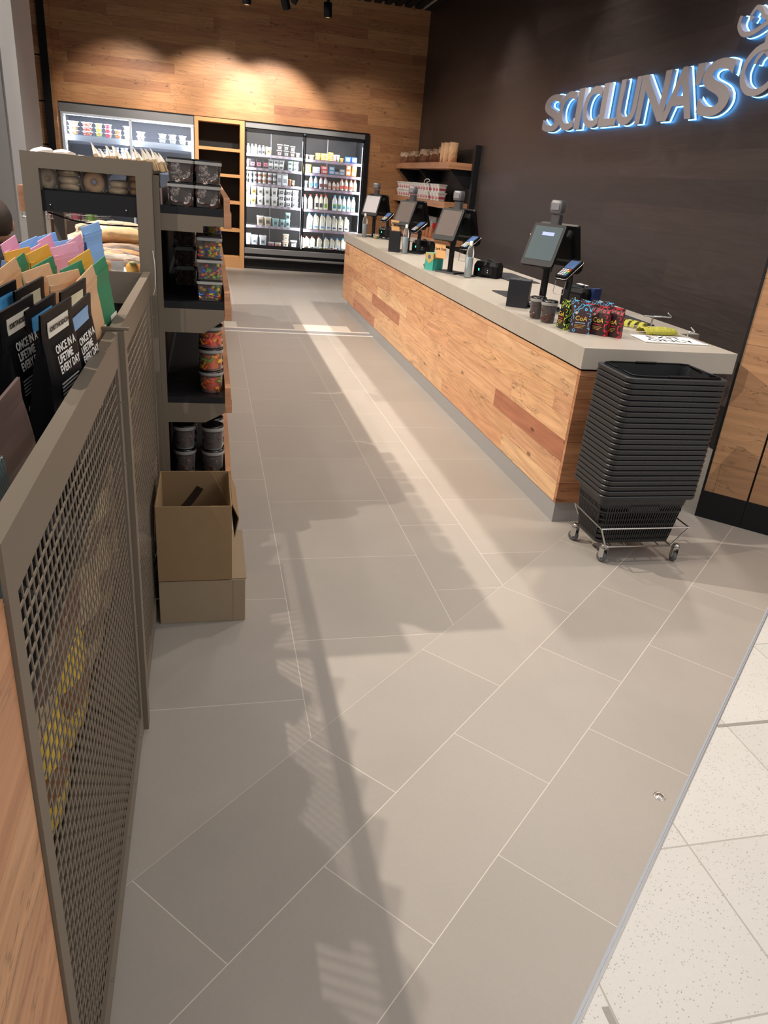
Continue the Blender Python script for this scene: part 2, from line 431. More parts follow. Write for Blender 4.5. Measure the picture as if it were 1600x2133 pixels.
struct('trim_2', mb, cm('#e8e2d8'), 'pale metal strips across the floor of the aisle')
mb = MB(); mb.box(-6, 1.74, 7.70, 7.84, -.004, .001)
struct('trim_3', mb, M['kick'], 'grey expansion joint strip across the aisle floor')
# wide movement joints in the mall floor
mb = MB(); mb.box(1.57, 4.2, 1.549, 1.562, -.003, .0008); mb.box(.762, .777, -3, .80, -.003, .0008)
struct('trim_4', mb, cm('#8d8b84'), 'dark movement joints in the white floor')

# ------------------------------------------------------------------ room shell
YB = 13.1
WX = 3.405
mb = MB()
mb.box(-2.19, 2.57, YB, YB+.15, 2.212, 4.03); mb.box(2.57, WX+.15, YB, YB+.15, 0, 4.03); mb.box(-2.215, -2.16, YB-.16, YB+.02, 0, 4.03)
struct('wall_back', mb, M['wood_wall'], 'timber board wall above and beside the coolers')
mb = MB(); mb.box(-6, -2.31, YB-.12, YB+.1, 0, 4.03)
struct('wall_left', mb, M['wood_wall'], 'timber boards left of the black post')
mb = MB(); mb.box(-2.312, -2.21, YB-.18, YB+.1, 0, 4.03)
struct('trim_5', mb, M['matte_black'], 'black vertical post beside the left cooler')
mb = MB(); 
for z in (2.17, 2.75, 1.6): mb.box(-2.62, -2.31, YB-.124, YB-.11, z, z+.02)
struct('trim_6', mb, M['matte_black'], 'thin black gaps in the timber boards')
mb = MB(); mb.box(WX, WX+.15, 2.2, YB+.15, 0, 4.03)
struct('wall_right', mb, M['wood_dark'], 'dark stained board wall behind the counter')
mb = MB(); mb.box(-6, 6, 3.4, YB+.3, 4.03, 4.15)
for i in range(60): mb.box(-5.5+.16*i, -5.4+.16*i, 9.0, YB, 3.99, 4.03)
struct('ceiling', mb, M['ceil'], 'black slatted ceiling')
mb = MB(); mb.box(3.28, WX+.15, 8.0, YB-.02, 4.0, 4.025)
struct('trim_7', mb, M['paint'], 'pale ceiling strip above the dark wall')
mb = MB(); mb.box(-3.4, -1.83, 9.0, 9.9, 0, 4.1)
struct('wall_pier', mb, M['paint'], 'white painted pier at the left edge').name = 'wall_near_left'
mb = MB(); mb.box(-3.6, -1.985, 8.965, 9.0, 0, 4.1)
struct('trim_8', mb, cm('#a09c9a', .8), 'darker left face of the white pier, shade painted grey')  # second pier face, its shade put into the grey colour
# shop back-of-house so coolers do not float in the void
mb = MB(); mb.box(-6, 6, 14.3, 14.4, 0, 4.03); mb.box(-6.1, -6, 4, 14.3, 0, 4.03)
struct('wall_rear', mb, M['ceil'], 'dark wall hidden behind the coolers')

# angled timber wall at right
P0 = Vector((2.557, 3.125)); DV = Vector((.7071, -.7071)); NV = Vector((-.7071, -.7071))
ang = math.atan2(DV.y, DV.x)
def diag(name, s0, s1, d0, d1, z0, z1, mat, label=None, kind='structure'):
    mb = MB(); mb.box(s0, s1, -d1, -d0, z0, z1)
    Mx = Matrix.Translation((P0.x, P0.y, 0)) @ Matrix.Rotation(ang, 4, 'Z')
    o = mb.build(name, mat); o.matrix_world = Mx; o['kind'] = kind
    if label: o['label'] = label
    return o
diag('wall_angled', 0.0, .212, -.10, 0, .15, 4.0, M['wood_diag'], 'narrow angled timber wall panel by the basket stack')
diag('wall_angled', .222, 1.3, -.10, 0, .15, 4.0, M['wood_diag'], 'angled timber wall panel at the right edge')
diag('trim_9', .205, .23, -.12, -.01, .15, 4.0, M['matte_black'], 'black gap between the angled timber panels')
diag('baseboard_angled', -.002, .214, -.12, .004, 0, .15, M['matte_black'], 'black kickboard under the narrow angled panel')
diag('baseboard_angled', .216, 1.3, -.12, .004, 0, .15, M['matte_black'], 'black kickboard under the right hand angled panel')
diag('trim_10', -.012, -.001, -.14, .006, 0, 4.0, M['matte_black'], 'black edge strip of the angled wall')

# ------------------------------------------------------------------ counter
t = thing('checkout_counter', 'long timber-clad checkout counter with concrete-look top and grey kickboard', 'counter', (2.07, 6.4, 0))
mb = MB(); mb.box(1.672, 1.70, 3.092, 9.66, .112, .782); mb.build('front_panel', M['wood_counter_y'], t)
mb = MB(); mb.box(1.673, 2.38, 3.07, 3.092, .112, .782); mb.build('end_panel', M['wood_counter_x'], t)
mb = MB(); mb.box(1.675, 2.40, 3.08, 9.65, .782, .793); mb.build('shadow_gap', M['matte_black'], t)
mb = MB(); mb.box(1.70, 2.37, 3.09, 9.3, .11, .77); mb.build('carcass', M['matte_black'], t)
mb = MB(); mb.box(1.663, 2.475, 3.058, 9.73, .793, .893); mb.box(2.475, 2.60, 3.55, 9.73, .855, .893)
mb.build('countertop', M['conc'], t, bev=.002)
mb = MB(); mb.box(1.682, 2.36, 3.085, 9.28, 0, .112); mb.build('kickboard', M['kick'], t)

# ------------------------------------------------------------------ illuminated sign
TA = plain('sign_face', '#837d80', .6)
M['sign_side'] = plain('sign_return', '#9a96a0', .5)
M['neon'] = plain('blue_neon', '#7fd0ff', .4, emit='#58aeff', est=13)
sg = thing('illuminated_sign', 'wall sign in raised grey capitals with blue neon edges and scroll emblem', 'sign', (WX, 6.5, 2.1))
def wallM(y, z, x): return Matrix(((0,0,-1,x-WX),(-1,0,0,y-6.5),(0,1,0,z-2.1),(0,0,0,1)))
LN = []
def wall_text(ch, y0, y1, z0, z1, bold=.009):
    LN.append(1); dx = .0005*len(LN)
    # fit the glyph to the measured box on the wall
    a = text(ch, .45, TA, sg, Matrix.Identity(4), extrude=.020, bold=bold, name='letter')
    xs = [v.co.x for v in a.data.vertices]; ys = [v.co.y for v in a.data.vertices]
    sx = (y0-y1)/(max(xs)-min(xs)); sy = (z1-z0)/(max(ys)-min(ys))
    cx = (max(xs)+min(xs))/2; cy = (max(ys)+min(ys))/2
    T = Matrix.Diagonal((sx, sy, 1, 1)) @ Matrix.Translation((-cx, -cy, 0))
    a.data.transform(T)
    a.matrix_local = wallM((y0+y1)/2, (z0+z1)/2, 3.363+dx)
    b = text(ch, .45, M['neon'], sg, Matrix.Identity(4), bold=bold, outline=.006, name='neon_edge')
    b.data.transform(T)
    b.matrix_local = wallM((y0+y1)/2, (z0+z1)/2, 3.389)
    b.parent = a; b.matrix_local = a.matrix_local.inverted() @ wallM((y0+y1)/2, (z0+z1)/2, 3.389)
for ch, y0, y1, z0, z1 in (('S',7.92,7.50,2.105,2.435),('C',7.56,7.20,2.105,2.435),('I',7.18,7.06,2.105,2.44),('C',7.035,6.71,2.105,2.435),('L',6.70,6.39,2.105,2.44),
        ('U',6.40,6.08,2.10,2.44),('N',6.07,5.66,2.10,2.44),('A',5.69,5.29,2.10,2.44),("'",5.34,5.25,2.31,2.44),('S',5.25,4.90,2.10,2.445)):
    wall_text(ch, y0, y1, z0, z1)
def smooth(pts, n=6, closed=False):
    P = [Vector(p) for p in pts]; out = []; N_ = len(P)
    rng = range(N_) if closed else range(N_-1)
    for i in rng:
        p0 = P[i-1] if (i > 0 or closed) else P[i]; p1 = P[i]; p2 = P[(i+1) % N_]; p3 = P[(i+2) % N_] if (closed or i+2 < N_) else p2
        for k in range(n):
            t = k/n
            out.append(.5*((2*p1)+(p2-p0)*t+(2*p0-5*p1+4*p2-p3)*t*t+(3*p1-p0-3*p2+p3)*t*t*t))
    if not closed: out.append(P[-1])
    return out
def ribbon(path, wd, closed, nm):
    LN.append(1); xo = .0005*(len(LN)-10)
    P = smooth(path, 6, closed); n = len(P); a, b = [], []
    for i in range(n):
        p = P[i-1] if (i or closed) else P[i]; q = P[(i+1) % n] if (i < n-1 or closed) else P[i]
        t = (q-p).normalized(); nn = Vector((-t.y, t.x)); a.append(P[i]+nn*wd/2); b.append(P[i]-nn*wd/2)
    def ring(x, i): return [(x, a[i].x, a[i].y), (x, b[i].x, b[i].y)]
    mb = MB(); rs = [[(3.342+xo, a[i].x, a[i].y), (3.386, a[i].x, a[i].y), (3.386, b[i].x, b[i].y), (3.342+xo, b[i].x, b[i].y)] for i in range(n)]
    if closed: rs.append(rs[0])
    mb.loft(rs, 0, not closed, not closed); o = mb.build(nm, TA, sg)
    mb = MB(); pa = [(3.390, p.x, p.y) for p in a]; pb = [(3.390, p.x, p.y) for p in b]
    if closed: mb.tube(pa, .005, 6, 0, True); mb.tube(pb, .005, 6, 0, True)
    else: mb.tube(pa + pb[::-1], .005, 6, 0, True)
    e = mb.build('neon_edge', M['neon'], sg); e.parent = o
CY = 4.645
ribbon([(CY+.165*math.cos(a)*(-1), 2.335+.125*math.sin(a)) for a in [2*PI*k/12 for k in range(12)]], .042, True, 'emblem_ring')
for s_ in (1, -1):
    f = lambda y: CY + s_*(y-CY)
    ribbon([(f(4.965), 2.665), (f(4.97), 2.61), (f(4.90), 2.555), (f(4.80), 2.555), (f(4.70), 2.585), (f(4.652), 2.60)], .03, False, 'emblem_flourish')
    ribbon([(f(4.845), 2.625), (f(4.868), 2.65), (f(4.83), 2.688), (f(4.785), 2.67), (f(4.73), 2.625), (f(4.68), 2.62), (f(4.66), 2.66)], .026, False, 'emblem_scroll')
    ribbon([(f(4.648), 2.44), (f(4.70), 2.40), (f(4.71), 2.37)], .03, False, 'emblem_leaf')
ribbon([(CY, 2.445), (CY, 2.53), (CY, 2.61)], .055, False, 'emblem_stem')

# ------------------------------------------------------------------ coolers and timber shelf unit at the back
def mbx(name, mat, parent, *boxes, bev=0):
    mb = MB()
    for b in boxes: mb.box(*b)
    return mb.build(name, mat, parent, bev=bev)
t = thing('drinks_cooler', 'tall black cooler with two glass doors, milk and yoghurt inside, right of timber shelves', 'cooler', (1.55, YB, 0))
X0, X1 = .565, 2.565
mbx('cabinet', M['black_metal'], t, (X0,X0+.012,YB-.03,YB+.75,.13,2.2), (X1-.07,X1,YB-.03,YB+.75,.13,2.2), (X0,X1,YB-.0,YB+.75,2.13,2.2), (X0,X1,YB+.72,YB+.75,.13,2.2), (X0,X1,YB-.02,YB+.75,.13,.25))
mbx('lining', cm('#17181b', .6), t, (X0+.012,X1-.07,YB+.70,YB+.715,.25,2.13), (X0+.012,X0+.02,YB+.02,YB+.70,.25,2.13), (X1-.085,X1-.07,YB+.02,YB+.70,.25,2.13), (X0+.012,X1-.07,YB+.02,YB+.70,.25,.36))
mbx('header_panel', M['alu'], t, (X0+.01,X1-.08,YB-.045,YB-.01,2.12,2.185))
mbx('base_bumper', M['alu'], t, (X0,X1,YB-.05,YB-.01,.245,.335), (X0,X1,YB-.065,YB-.01,.165,.20), bev=.008)
mbx('plinth', M['matte_black'], t, (X0,X1,YB+.0,YB+.3,0,.245))
for k, (a, b) in enumerate(((X0+.012, 1.505), (1.515, X1-.075))):
    d = mbx('door', M['black_metal'], t, (a,a+.02,YB-.028,YB-.004,.345,2.09), (b-.02,b,YB-.028,YB-.004,.345,2.09), (a,b,YB-.028,YB-.004,2.065,2.115), (a,b,YB-.028,YB-.004,.345,.39))
    g = mbx('glass_pane', M['glass'], t, (a+.02,b-.02,YB-.018,YB-.014,.39,2.065)); g.parent = d
for zz in (1.72, 1.52, 1.29, .967, .65): 
    for k, (a, b) in enumerate(((X0+.02, 1.49), (1.53, X1-.085))):
        zz2 = zz - (.005 if k else 0)
        sh = mbx('shelf', M['alu'], t, (a,b,YB+.07,YB+.55,zz2+.022,zz2+.038))
        st = mbx('price_strip', cm('#b9b3ca', .5), t, (a,b,YB+.06,YB+.07,zz2,zz2+.038)); st.parent = sh
        mb = MB(); n_ = 9
        for q in range(n_): xx = a+.02+(b-a-.1)*q/(n_-1); mb.box(xx, xx+.05, YB+.056, YB+.06, zz2+.008, zz2+.032)
        tk = mb.build('price_ticket', cm('#d8a9b0' if k else '#e3d0c8', .6), t); tk.parent = sh
mb = MB(); 
for xx in (X0+.03, 1.49, 1.525, X1-.095): mb.tube([(xx, YB+.03, .5), (xx, YB+.03, 2.0)], .0035, 6)
mb.tube([(X0+.05, YB+.05, 2.10), (X1-.1, YB+.05, 2.10)], .004, 6)
mb.build('light_tube', M['led'], t)
mbx('shelf_upright', M['alu'], t, (1.02,1.035,YB+.66,YB+.70,.36,2.1), (1.975,1.99,YB+.66,YB+.70,.36,2.1))
for zz in (1.98, 1.66, 1.44, 1.22, .86, .55):
    pass
area((1.03, YB+.08, 2.09), (1.03, YB+.30, .3), 13, (.93,.96,1), .85, .05, 'cooler_light')
area((1.98, YB+.08, 2.09), (1.98, YB+.30, .3), 13, (.93,.96,1), .85, .05, 'cooler_light')
for xx in (X0+.035, 1.485, 1.535, X1-.105):
    area((xx, YB+.035, 1.15), (xx + (.4 if xx in (X0+.035, 1.535) else -.4), YB+.5, 1.15), 14, (.93,.96,1), .02, 1.6, 'cooler_light')

t = thing('fruit_cooler', 'long open-lit cooler with fruit salad tubs, left of the timber shelves', 'cooler', (-1.18, YB, 0))
Xa, Xb = -2.155, -.2055
mbx('cabinet', M['alu'], t, (Xa,Xb,YB-.02,YB+.75,2.075,2.19), (Xa,Xa+.02,YB-.0,YB+.75,.0,2.1), (Xb-.012,Xb,YB-.0,YB+.75,.0,2.1), (Xa,Xb,YB-.02,YB+.75,0,.35))
mbx('top_gap', M['matte_black'], t, (Xa-.0,Xb-.001,YB-.01,YB+.1,2.19,2.212))
mbx('lining', cm('#1b2130', .6), t, (Xa+.02,Xb-.012,YB+.68,YB+.70,.35,2.075))
fr = mbx('door_frame', cm('#c9d2de', .4), t, (Xa+.02,Xa+.055,YB-.02,YB+.0,.35,2.05), (Xb-.03,Xb-.008,YB-.02,YB+.0,.35,2.05), (-1.17,-1.135,YB-.02,YB+.0,.35,2.05), (Xa+.02,Xb,YB-.02,YB,2.045,2.075))
g = mbx('glass_pane', M['glass'], t, (Xa+.055,-1.17,YB-.012,YB-.008,.35,2.045), (-1.135,Xb-.03,YB-.012,YB-.008,.35,2.045)); g.parent = fr
mbx('light_tube', M['led'], t, (Xa+.03,Xb-.02,YB+.03,YB+.05,2.04,2.06), (Xa+.06,Xa+.075,YB+.03,YB+.045,.5,2.03), (Xb-.05,Xb-.035,YB+.03,YB+.045,.5,2.03))
for zz in (1.745, 1.38, 1.0):
    sh = mbx('shelf', cm('#cdd8e6', .4), t, (Xa+.03,Xb-.02,YB+.06,YB+.5,zz+.018,zz+.035))
    st = mbx('shelf_edge', cm('#cdd8e6', .4), t, (Xa+.03,Xb-.02,YB+.05,YB+.06,zz-.045,zz+.035)); st.parent = sh
mb = MB()
for i in range(22): mb.box(Xa+.03, Xb-.02, YB+.672, YB+.68, .5+.07*i, .505+.07*i)
mb.build('vent_slats', cm('#1c212b', .5), t)
area((-1.65, YB+.09, 2.03), (-1.65, YB+.30, .3), 38, (.90,.95,1), .9, .06, 'cooler_light')
area((-.67, YB+.09, 2.03), (-.67, YB+.30, .3), 38, (.90,.95,1), .9, .06, 'cooler_light')
for xx, d_ in ((Xa+.09, .4), (Xb-.07, -.4), (-1.10, .4), (-1.2, -.4)):
    area((xx, YB+.04, 1.4), (xx+d_, YB+.5, 1.4), 9, (.90,.95,1), .02, 1.1, 'cooler_light')

t = thing('timber_shelf_unit', 'empty timber shelf unit with black backs between the two coolers', 'shelf unit', (.17, YB, 0))
mbx('side_panel', M['wood_shelf'], t, (-.203,-.145,YB-.05,YB+.4,0,2.2)); mbx('side_panel', M['wood_shelf'], t, (.49,.56,YB-.05,YB+.4,0,2.2))
mbx('top_rail', M['wood_shelf'], t, (-.145,.49,YB-.045,YB+.4,2.145,2.2))
for zz in (.13, .565, .985, 1.38, 1.75): mbx('shelf', M['wood_shelf'], t, (-.145,.49,YB-.04,YB+.38,zz,zz+.045))
mbx('base_board', M['wood_shelf'], t, (-.145,.49,YB-.04,YB-.01,0,.13))
mbx('back_panel', M['matte_black'], t, (-.145,.49,YB+.30,YB+.32,0,2.145))

# ------------------------------------------------------------------ products
MESH = {}
def mesh_of(key, fn):
    if key not in MESH:
        mb, mats = fn(); o = mb.build(key, mats); MESH[key] = o.data; bpy.data.objects.remove(o)
    return MESH[key]
def put(me, name, loc, label, cat, group, rot=0, sc=None):
    o = bpy.data.objects.new(name, me); COL.objects.link(o); o.location = loc; o.rotation_euler = (0,0,rot)
    if sc: o.scale = sc
    return tag(o, label, cat, group)
def tub(w_, d, h, body, lid, lab=None, face=None):
    def fn():
        mb = MB(); mb.loft([rrect(w_*.8,d*.8,.012,0), rrect(w_*.96,d*.96,.012,h*.86)], 0)
        mb.loft([rrect(w_,d,.012,h*.84), rrect(w_*1.03,d*1.03,.012,h*.88), rrect(w_*1.03,d*1.03,.012,h*.97), rrect(w_*.94,d*.94,.01,h)], 1)
        if lab: mb.box(-w_*.30,w_*.30,-d*.47,-d*.43,h*.2,h*.62, 2); mb.box(-w_*.16,w_*.16,-d*.475,-d*.465,h*.34,h*.5, 3)
        return mb, [cm(body), cm(lid), cm(lab or body), cm(face or '#3a3a3c')]
    return mesh_of('tub_%s%s%s%s%.3f%.3f' % (body, lid, lab, face, w_, h), fn)
def cup(r, h, body, lid, lab=None):
    def fn():
        mb = MB(); mb.lathe([(r*.74,0),(r*.95,h*.88)], 14, mi=0); mb.lathe([(r,h*.86),(r*1.04,h*.9),(r*1.04,h*.97),(r*.95,h)], 14, mi=1)
        if lab: mb.lathe([(r*.82,h*.25),(r*.93,h*.65)], 14, mi=2, cap0=False, cap1=False)
        return mb, [cm(body), cm(lid), cm(lab or body)]
    return mesh_of('cup_%s%s%s%.3f%.3f' % (body, lid, lab, r, h), fn)
def bottle(r, h, body, cap, lab=None, sq=True, mark=None):
    def fn():
        mb = MB()
        if sq: mb.loft([rrect(2*r,2*r,r*.35,0), rrect(2*r,2*r,r*.35,h*.62), rrect(1.6*r,1.6*r,r*.4,h*.76), rrect(.8*r,.8*r,r*.35,h*.88), rrect(.75*r,.75*r,r*.35,h*.92)], 0, sm=True)
        else: mb.lathe([(r*.92,0),(r,.01),(r,h*.6),(r*.8,h*.75),(r*.42,h*.86),(r*.42,h*.9)], 16, mi=0)
        mb.lathe([(r*.48,h*.88),(r*.48,h*.985),(r*.42,h)], 12, mi=1)
        if lab: mb.box(-r*.72,r*.72,-r*1.03,-r*.9,h*.14,h*.42,2)
        if mark: mb.box(-r*.5,r*.5,-r*1.06,-r*1.02,h*.18,h*.30,3)
        return mb, [cm(body, .35), cm(cap), cm(lab or body), cm(mark or '#333333')]
    return mesh_of('bot_%s%s%s%s%.3f%.3f' % (body, cap, lab, mark, r, h), fn)
def jug(r, h, body, cap, lab, mark):
    # two litre milk jug: square shouldered body, sloping neck, open handle loop, cap, label
    def fn():
        mb = MB(); mb.loft([rrect(2*r,2*r,r*.3,0), rrect(2*r,2*r,r*.3,h*.55), rrect(1.7*r,1.3*r,r*.4,h*.74,cx=-r*.1), rrect(.9*r,.9*r,r*.35,h*.88,cx=-r*.15), rrect(.7*r,.7*r,r*.3,h*.93,cx=-r*.15)], 0, sm=True)
        mb.tube([(r*.2,-r*.3,h*.86),(r*.72,-r*.55,h*.78),(r*.9,-r*.8,h*.62),(r*.85,-r*.9,h*.5)], r*.16, 6, 0)
        mb.lathe([(r*.42,h*.9),(r*.42,h*.985),(r*.36,h)], 12, (-r*.15,0,0), mi=1)
        mb.box(-r*.72,r*.72,-r*1.03,-r*.9,h*.1,h*.45,2); mb.box(-r*.6,r*.6,-r*1.06,-r*1.02,h*.12,h*.22,3)
        return mb, [M['cream'], cm(cap), cm(lab), cm(mark)]
    return mesh_of('jug_%s%s%s%s%.3f' % (body, cap, lab, mark, r), fn)
def carton(w_, d, h, col, top, lab):
    def fn():
        mb = MB(); mb.box(-w_/2,w_/2,-d/2,d/2,0,h*.82,0)
        mb.loft([[(-w_/2,-d/2,h*.82),(w_/2,-d/2,h*.82),(w_/2,d/2,h*.82),(-w_/2,d/2,h*.82)], [(-w_/2,-.003,h),(w_/2,-.003,h),(w_/2,.003,h),(-w_/2,.003,h)]], 1)
        mb.box(-w_*.35,w_*.35,-d*.52,-d*.49,h*.2,h*.55,2)
        return mb, [cm(col), cm(top), cm(lab)]
    return mesh_of('car_%s%s%s%.3f%.3f' % (col, top, lab, w_, h), fn)
def pack(w_, d, h, col, lab):
    def fn():
        mb = MB(); mb.loft([rrect(w_*.95,d*.95,.006,0), rrect(w_,d,.006,h*.2), rrect(w_,d,.006,h*.8), rrect(w_*.95,d*.95,.006,h)], 0)
        mb.box(-w_*.32,w_*.32,-d*.51,-d*.49,h*.2,h*.8,1)
        return mb, [cm(col), cm(lab)]
    return mesh_of('pk_%s%s%.3f%.3f' % (col, lab, w_, h), fn)
YP = YB + .13
SHN = {1.758:'top', 1.558:'second', 1.328:'third', 1.005:'fourth', .688:'fifth', .36:'bottom'}
CNT = {}
def rowp(side, z, items):
    # items: list of (x, mesh, height, stack, name, description, category)
    a0, ax0, axs = (.59, 125, 615) if side == 'left' else (1.53, 780, 600)
    wd = .88 if side == 'left' else .89
    n = 0
    for cx, me, h, st, nm, desc, cat in items:
        n += 1; x = a0 + (cx-ax0)/axs*wd
        for k in range(st):
            pos = '' if st == 1 else ', ' + (['lower', 'upper'][k] if st == 2 else ['bottom', 'middle', 'top'][k] if st == 3 else ['lowest', 'second up', 'third up', 'fourth up', 'fifth up'][k])
            o = put(me, nm, (x + random.uniform(-.003,.003), YP+.03, z + .0012 + k*(h+.0006)), '%s, %s door, %s shelf, %s from left%s' % (desc, side, SHN[z], ORD[n-1], pos), cat, None, random.uniform(-.08,.08))
            o['group'] = 'products on the %s shelf of the tall cooler' % SHN[z]
W_ = '#ecebe6'
wb = bottle(.026, .14, W_, '#f4f4f2', '#b9c7d6', False); wb2 = bottle(.026, .13, W_, '#f4f4f2', '#39404f', False)
rowp('left', 1.758, [(150, wb, .14, 1,'yoghurt_bottle','white drinking yoghurt bottle','bottle'), (195, wb, .14, 1,'yoghurt_bottle','white drinking yoghurt bottle','bottle'), (233, wb, .14, 1,'yoghurt_bottle','white drinking yoghurt bottle','bottle'), (275, wb2, .13, 1,'yoghurt_bottle','white drinking yoghurt bottle with dark mark','bottle'), (320, wb2, .13, 1,'yoghurt_bottle','white drinking yoghurt bottle with dark mark','bottle'),
    (375, tub(.09,.09,.115,W_,'#f6f6f4','#e9a24a'), .115, 1,'yoghurt_tub','white tub with orange label','tub'), (500, tub(.08,.08,.085,'#4a4543','#8f8b88','#c9a0a4'), .085, 2,'dip_tub','clear lidded tub with dark dip','tub'), (575, tub(.08,.08,.085,'#4b4a47','#8f8b88','#b9b7b0'), .085, 2,'dip_tub','clear lidded tub with grey label','tub'), (645, tub(.08,.08,.08,'#53433e','#8f8b88','#d9b9a0'), .08, 2,'dip_tub','clear lidded tub with brown dip','tub'), (705, tub(.075,.075,.07,'#50423f','#8f8b88','#c9a0a4'), .07, 1,'dip_tub','small clear lidded tub with brown dip','tub')])
dk = tub(.10,.09,.125,'#232226','#2c2b2f','#e07c92')
bxw = tub(.085,.08,.07,'#e9ebe8','#f3f4f2','#6f8a86'); bxg = tub(.085,.08,.07,'#e9ebe8','#9fd6bb','#6f8a86')
rowp('left', 1.558, [(x, dk, .125, 1,'yoghurt_tub','black yoghurt tub with pink label','tub') for x in (140,198,270,345)] + [(x, bxw, .068, 2,'cheese_tub','white cheese tub with faint label','tub') for x in (405,465,525)] + [(625, bxg, .068, 2,'cheese_tub','white cheese tub with green lid','tub'), (690, bxg, .068, 2,'cheese_tub','white cheese tub with green lid','tub')])
cp1 = cup(.034,.085,'#e6e6e2','#f2f2f0','#5a5f63'); cp2 = cup(.034,.085,'#e6e0da','#f2f2f0','#8c3f3f'); cp3 = cup(.034,.085,'#e8ddc8','#f2f2f0','#a8722f')
rowp('left', 1.328, [(132, cp1, .083, 2,'yoghurt_cup','white yoghurt cup','cup'), (178, cp1, .083, 2,'yoghurt_cup','white yoghurt cup with grey band','cup'), (228, cp1, .083, 2,'yoghurt_cup','white yoghurt cup with grey band','cup'), (285, cp2, .083, 2,'yoghurt_cup','white yoghurt cup with red band','cup'), (337, cp3, .083, 2,'yoghurt_cup','cream yoghurt cup with amber band','cup'), (395, cp2, .083, 2,'yoghurt_cup','white yoghurt cup with red band','cup'),
    (452, cp1, .083, 2,'yoghurt_cup','white yoghurt cup','cup'), (505, carton(.07,.07,.19,'#e9eae8','#f4f4f2','#9aa3a8'), .19, 1,'milk_carton','white gable-top carton','carton'), (567, carton(.09,.07,.18,'#e9eae8','#f4f4f2','#9aa3a8'), .18, 1,'milk_carton','wide white gable-top carton','carton'), (622, cup(.03,.10,'#7d4a1e','#c98a3a',None), .1, 1,'dessert_jar','amber dessert jar','jar'), (663, cup(.03,.085,'#7d4a1e','#e9e3d5','#e6d9c0'), .08, 1,'dessert_jar','amber dessert jar with pale label','jar')])
om = tub(.095,.09,.14,'#e7ddcf','#f0efe9','#cf8f33'); wt = tub(.10,.09,.14,'#eceae0','#f3f2ee','#b9b5a8'); pt = tub(.10,.09,.088,'#dcdcd8','#f0f0ee','#3c3d40','#d0d0cc')
rowp('left', 1.005, [(145, om, .138, 2,'yoghurt_pail','yoghurt pail with amber label','tub'), (212, om, .138, 2,'yoghurt_pail','yoghurt pail with amber label','tub'), (290, wt, .138, 2,'yoghurt_pail','large white yoghurt pail','tub'), (370, wt, .138, 2,'yoghurt_pail','large white yoghurt pail','tub'), (450, wt, .138, 2,'yoghurt_pail','large white yoghurt pail','tub')] + [(x, pt, .087, 3,'feta_tub','white tub with black pattern','tub') for x in (535,615,693)])
rowp('left', .688, [(293, tub(.11,.1,.15,'#cdb79c','#efece4','#7b6a58'), .15, 1,'ice_cream_tub','tan ice cream tub with white lid','tub'), (382, tub(.11,.1,.14,'#cdbf9c','#efece4','#7b6a58'), .14, 1,'ice_cream_tub','tan ice cream tub with white lid','tub'), (470, tub(.105,.1,.125,'#8fb6b2','#a9cdc8','#5b7d80'), .12, 1,'ice_cream_tub','teal ice cream tub','tub'), (547, tub(.08,.08,.115,'#8fb6b2','#a9cdc8','#3e5a60'), .11, 1,'ice_cream_tub','small teal ice cream tub','tub'), (612, tub(.08,.08,.115,'#9fc8c4','#b9dbd6','#3e5a60'), .112, 2,'ice_cream_tub','small pale teal ice cream tub','tub')])
bk = tub(.108,.12,.19,'#e4e6e4','#f2f2f0','#a9a48c'); bk2 = tub(.115,.12,.17,'#e4e6e4','#f2f2f0','#8fa0a8')
rowp('left', .36, [(150, bk, .19, 1,'yoghurt_bucket','white yoghurt bucket with olive label','tub'), (232, bk2, .18, 1,'yoghurt_bucket','white yoghurt bucket with blue grey label','tub'), (325, bk2, .17, 1,'yoghurt_bucket','white yoghurt bucket with blue grey label','tub'), (425, tub(.09,.08,.07,'#d9a8b8','#f0f0ee','#c06a88'), .07, 1,'dessert_tub','small pink dessert tub','tub'), (505, tub(.10,.08,.07,'#e0b8a8','#f0f0ee','#c88a68'), .07, 1,'dessert_tub','small peach dessert tub','tub'),
    (595, tub(.10,.09,.11,'#d8b48c','#f0efe9','#f0e8d8'), .108, 2,'yoghurt_tub','peach yoghurt tub','tub'), (690, tub(.11,.1,.12,'#26272b','#eeeeec','#c8c8c6'), .12, 1,'yoghurt_tub','black tub with white lid','tub')])
yel = pack(.075,.07,.024,'#d9a93c','#f0dca0'); 
rowp('right', 1.758-.0, [(805, cup(.035,.06,'#d9b779','#e9dcc0',None), .06, 1,'cheese_round','round tan cheese','cheese'), (865, cup(.045,.06,'#e0c690','#ede4d0','#7d94b0'), .06, 1,'cheese_round','round cheese with blue mark','cheese')] + [(x, yel, .0245, n, 'cheese_pack','flat yellow cheese pack','packet') for x, n in ((932,4),(988,4),(1032,4),(1075,5))] +
    [(1118, pack(.05,.05,.10,'#e6b7be','#f2dfe2'), .1, 1,'cream_box','tall pink carton','box'), (1160, cup(.026,.10,'#b9c08c','#e6e6dc','#f0f0e8'), .1, 1,'dressing_jar','pale green jar','jar'), (1200, cup(.03,.055,'#d9a93c','#e9c870',None), .05, 1,'cheese_round','small yellow cheese cup','cheese'), (1270, pack(.09,.07,.085,'#3f78c0','#dfe9f4'), .085, 1,'cheese_box','blue cheese box','box'), (1338, pack(.09,.07,.085,'#3a5fc0','#dfe9f4'), .085, 1,'cheese_box','royal blue cheese box','box')])
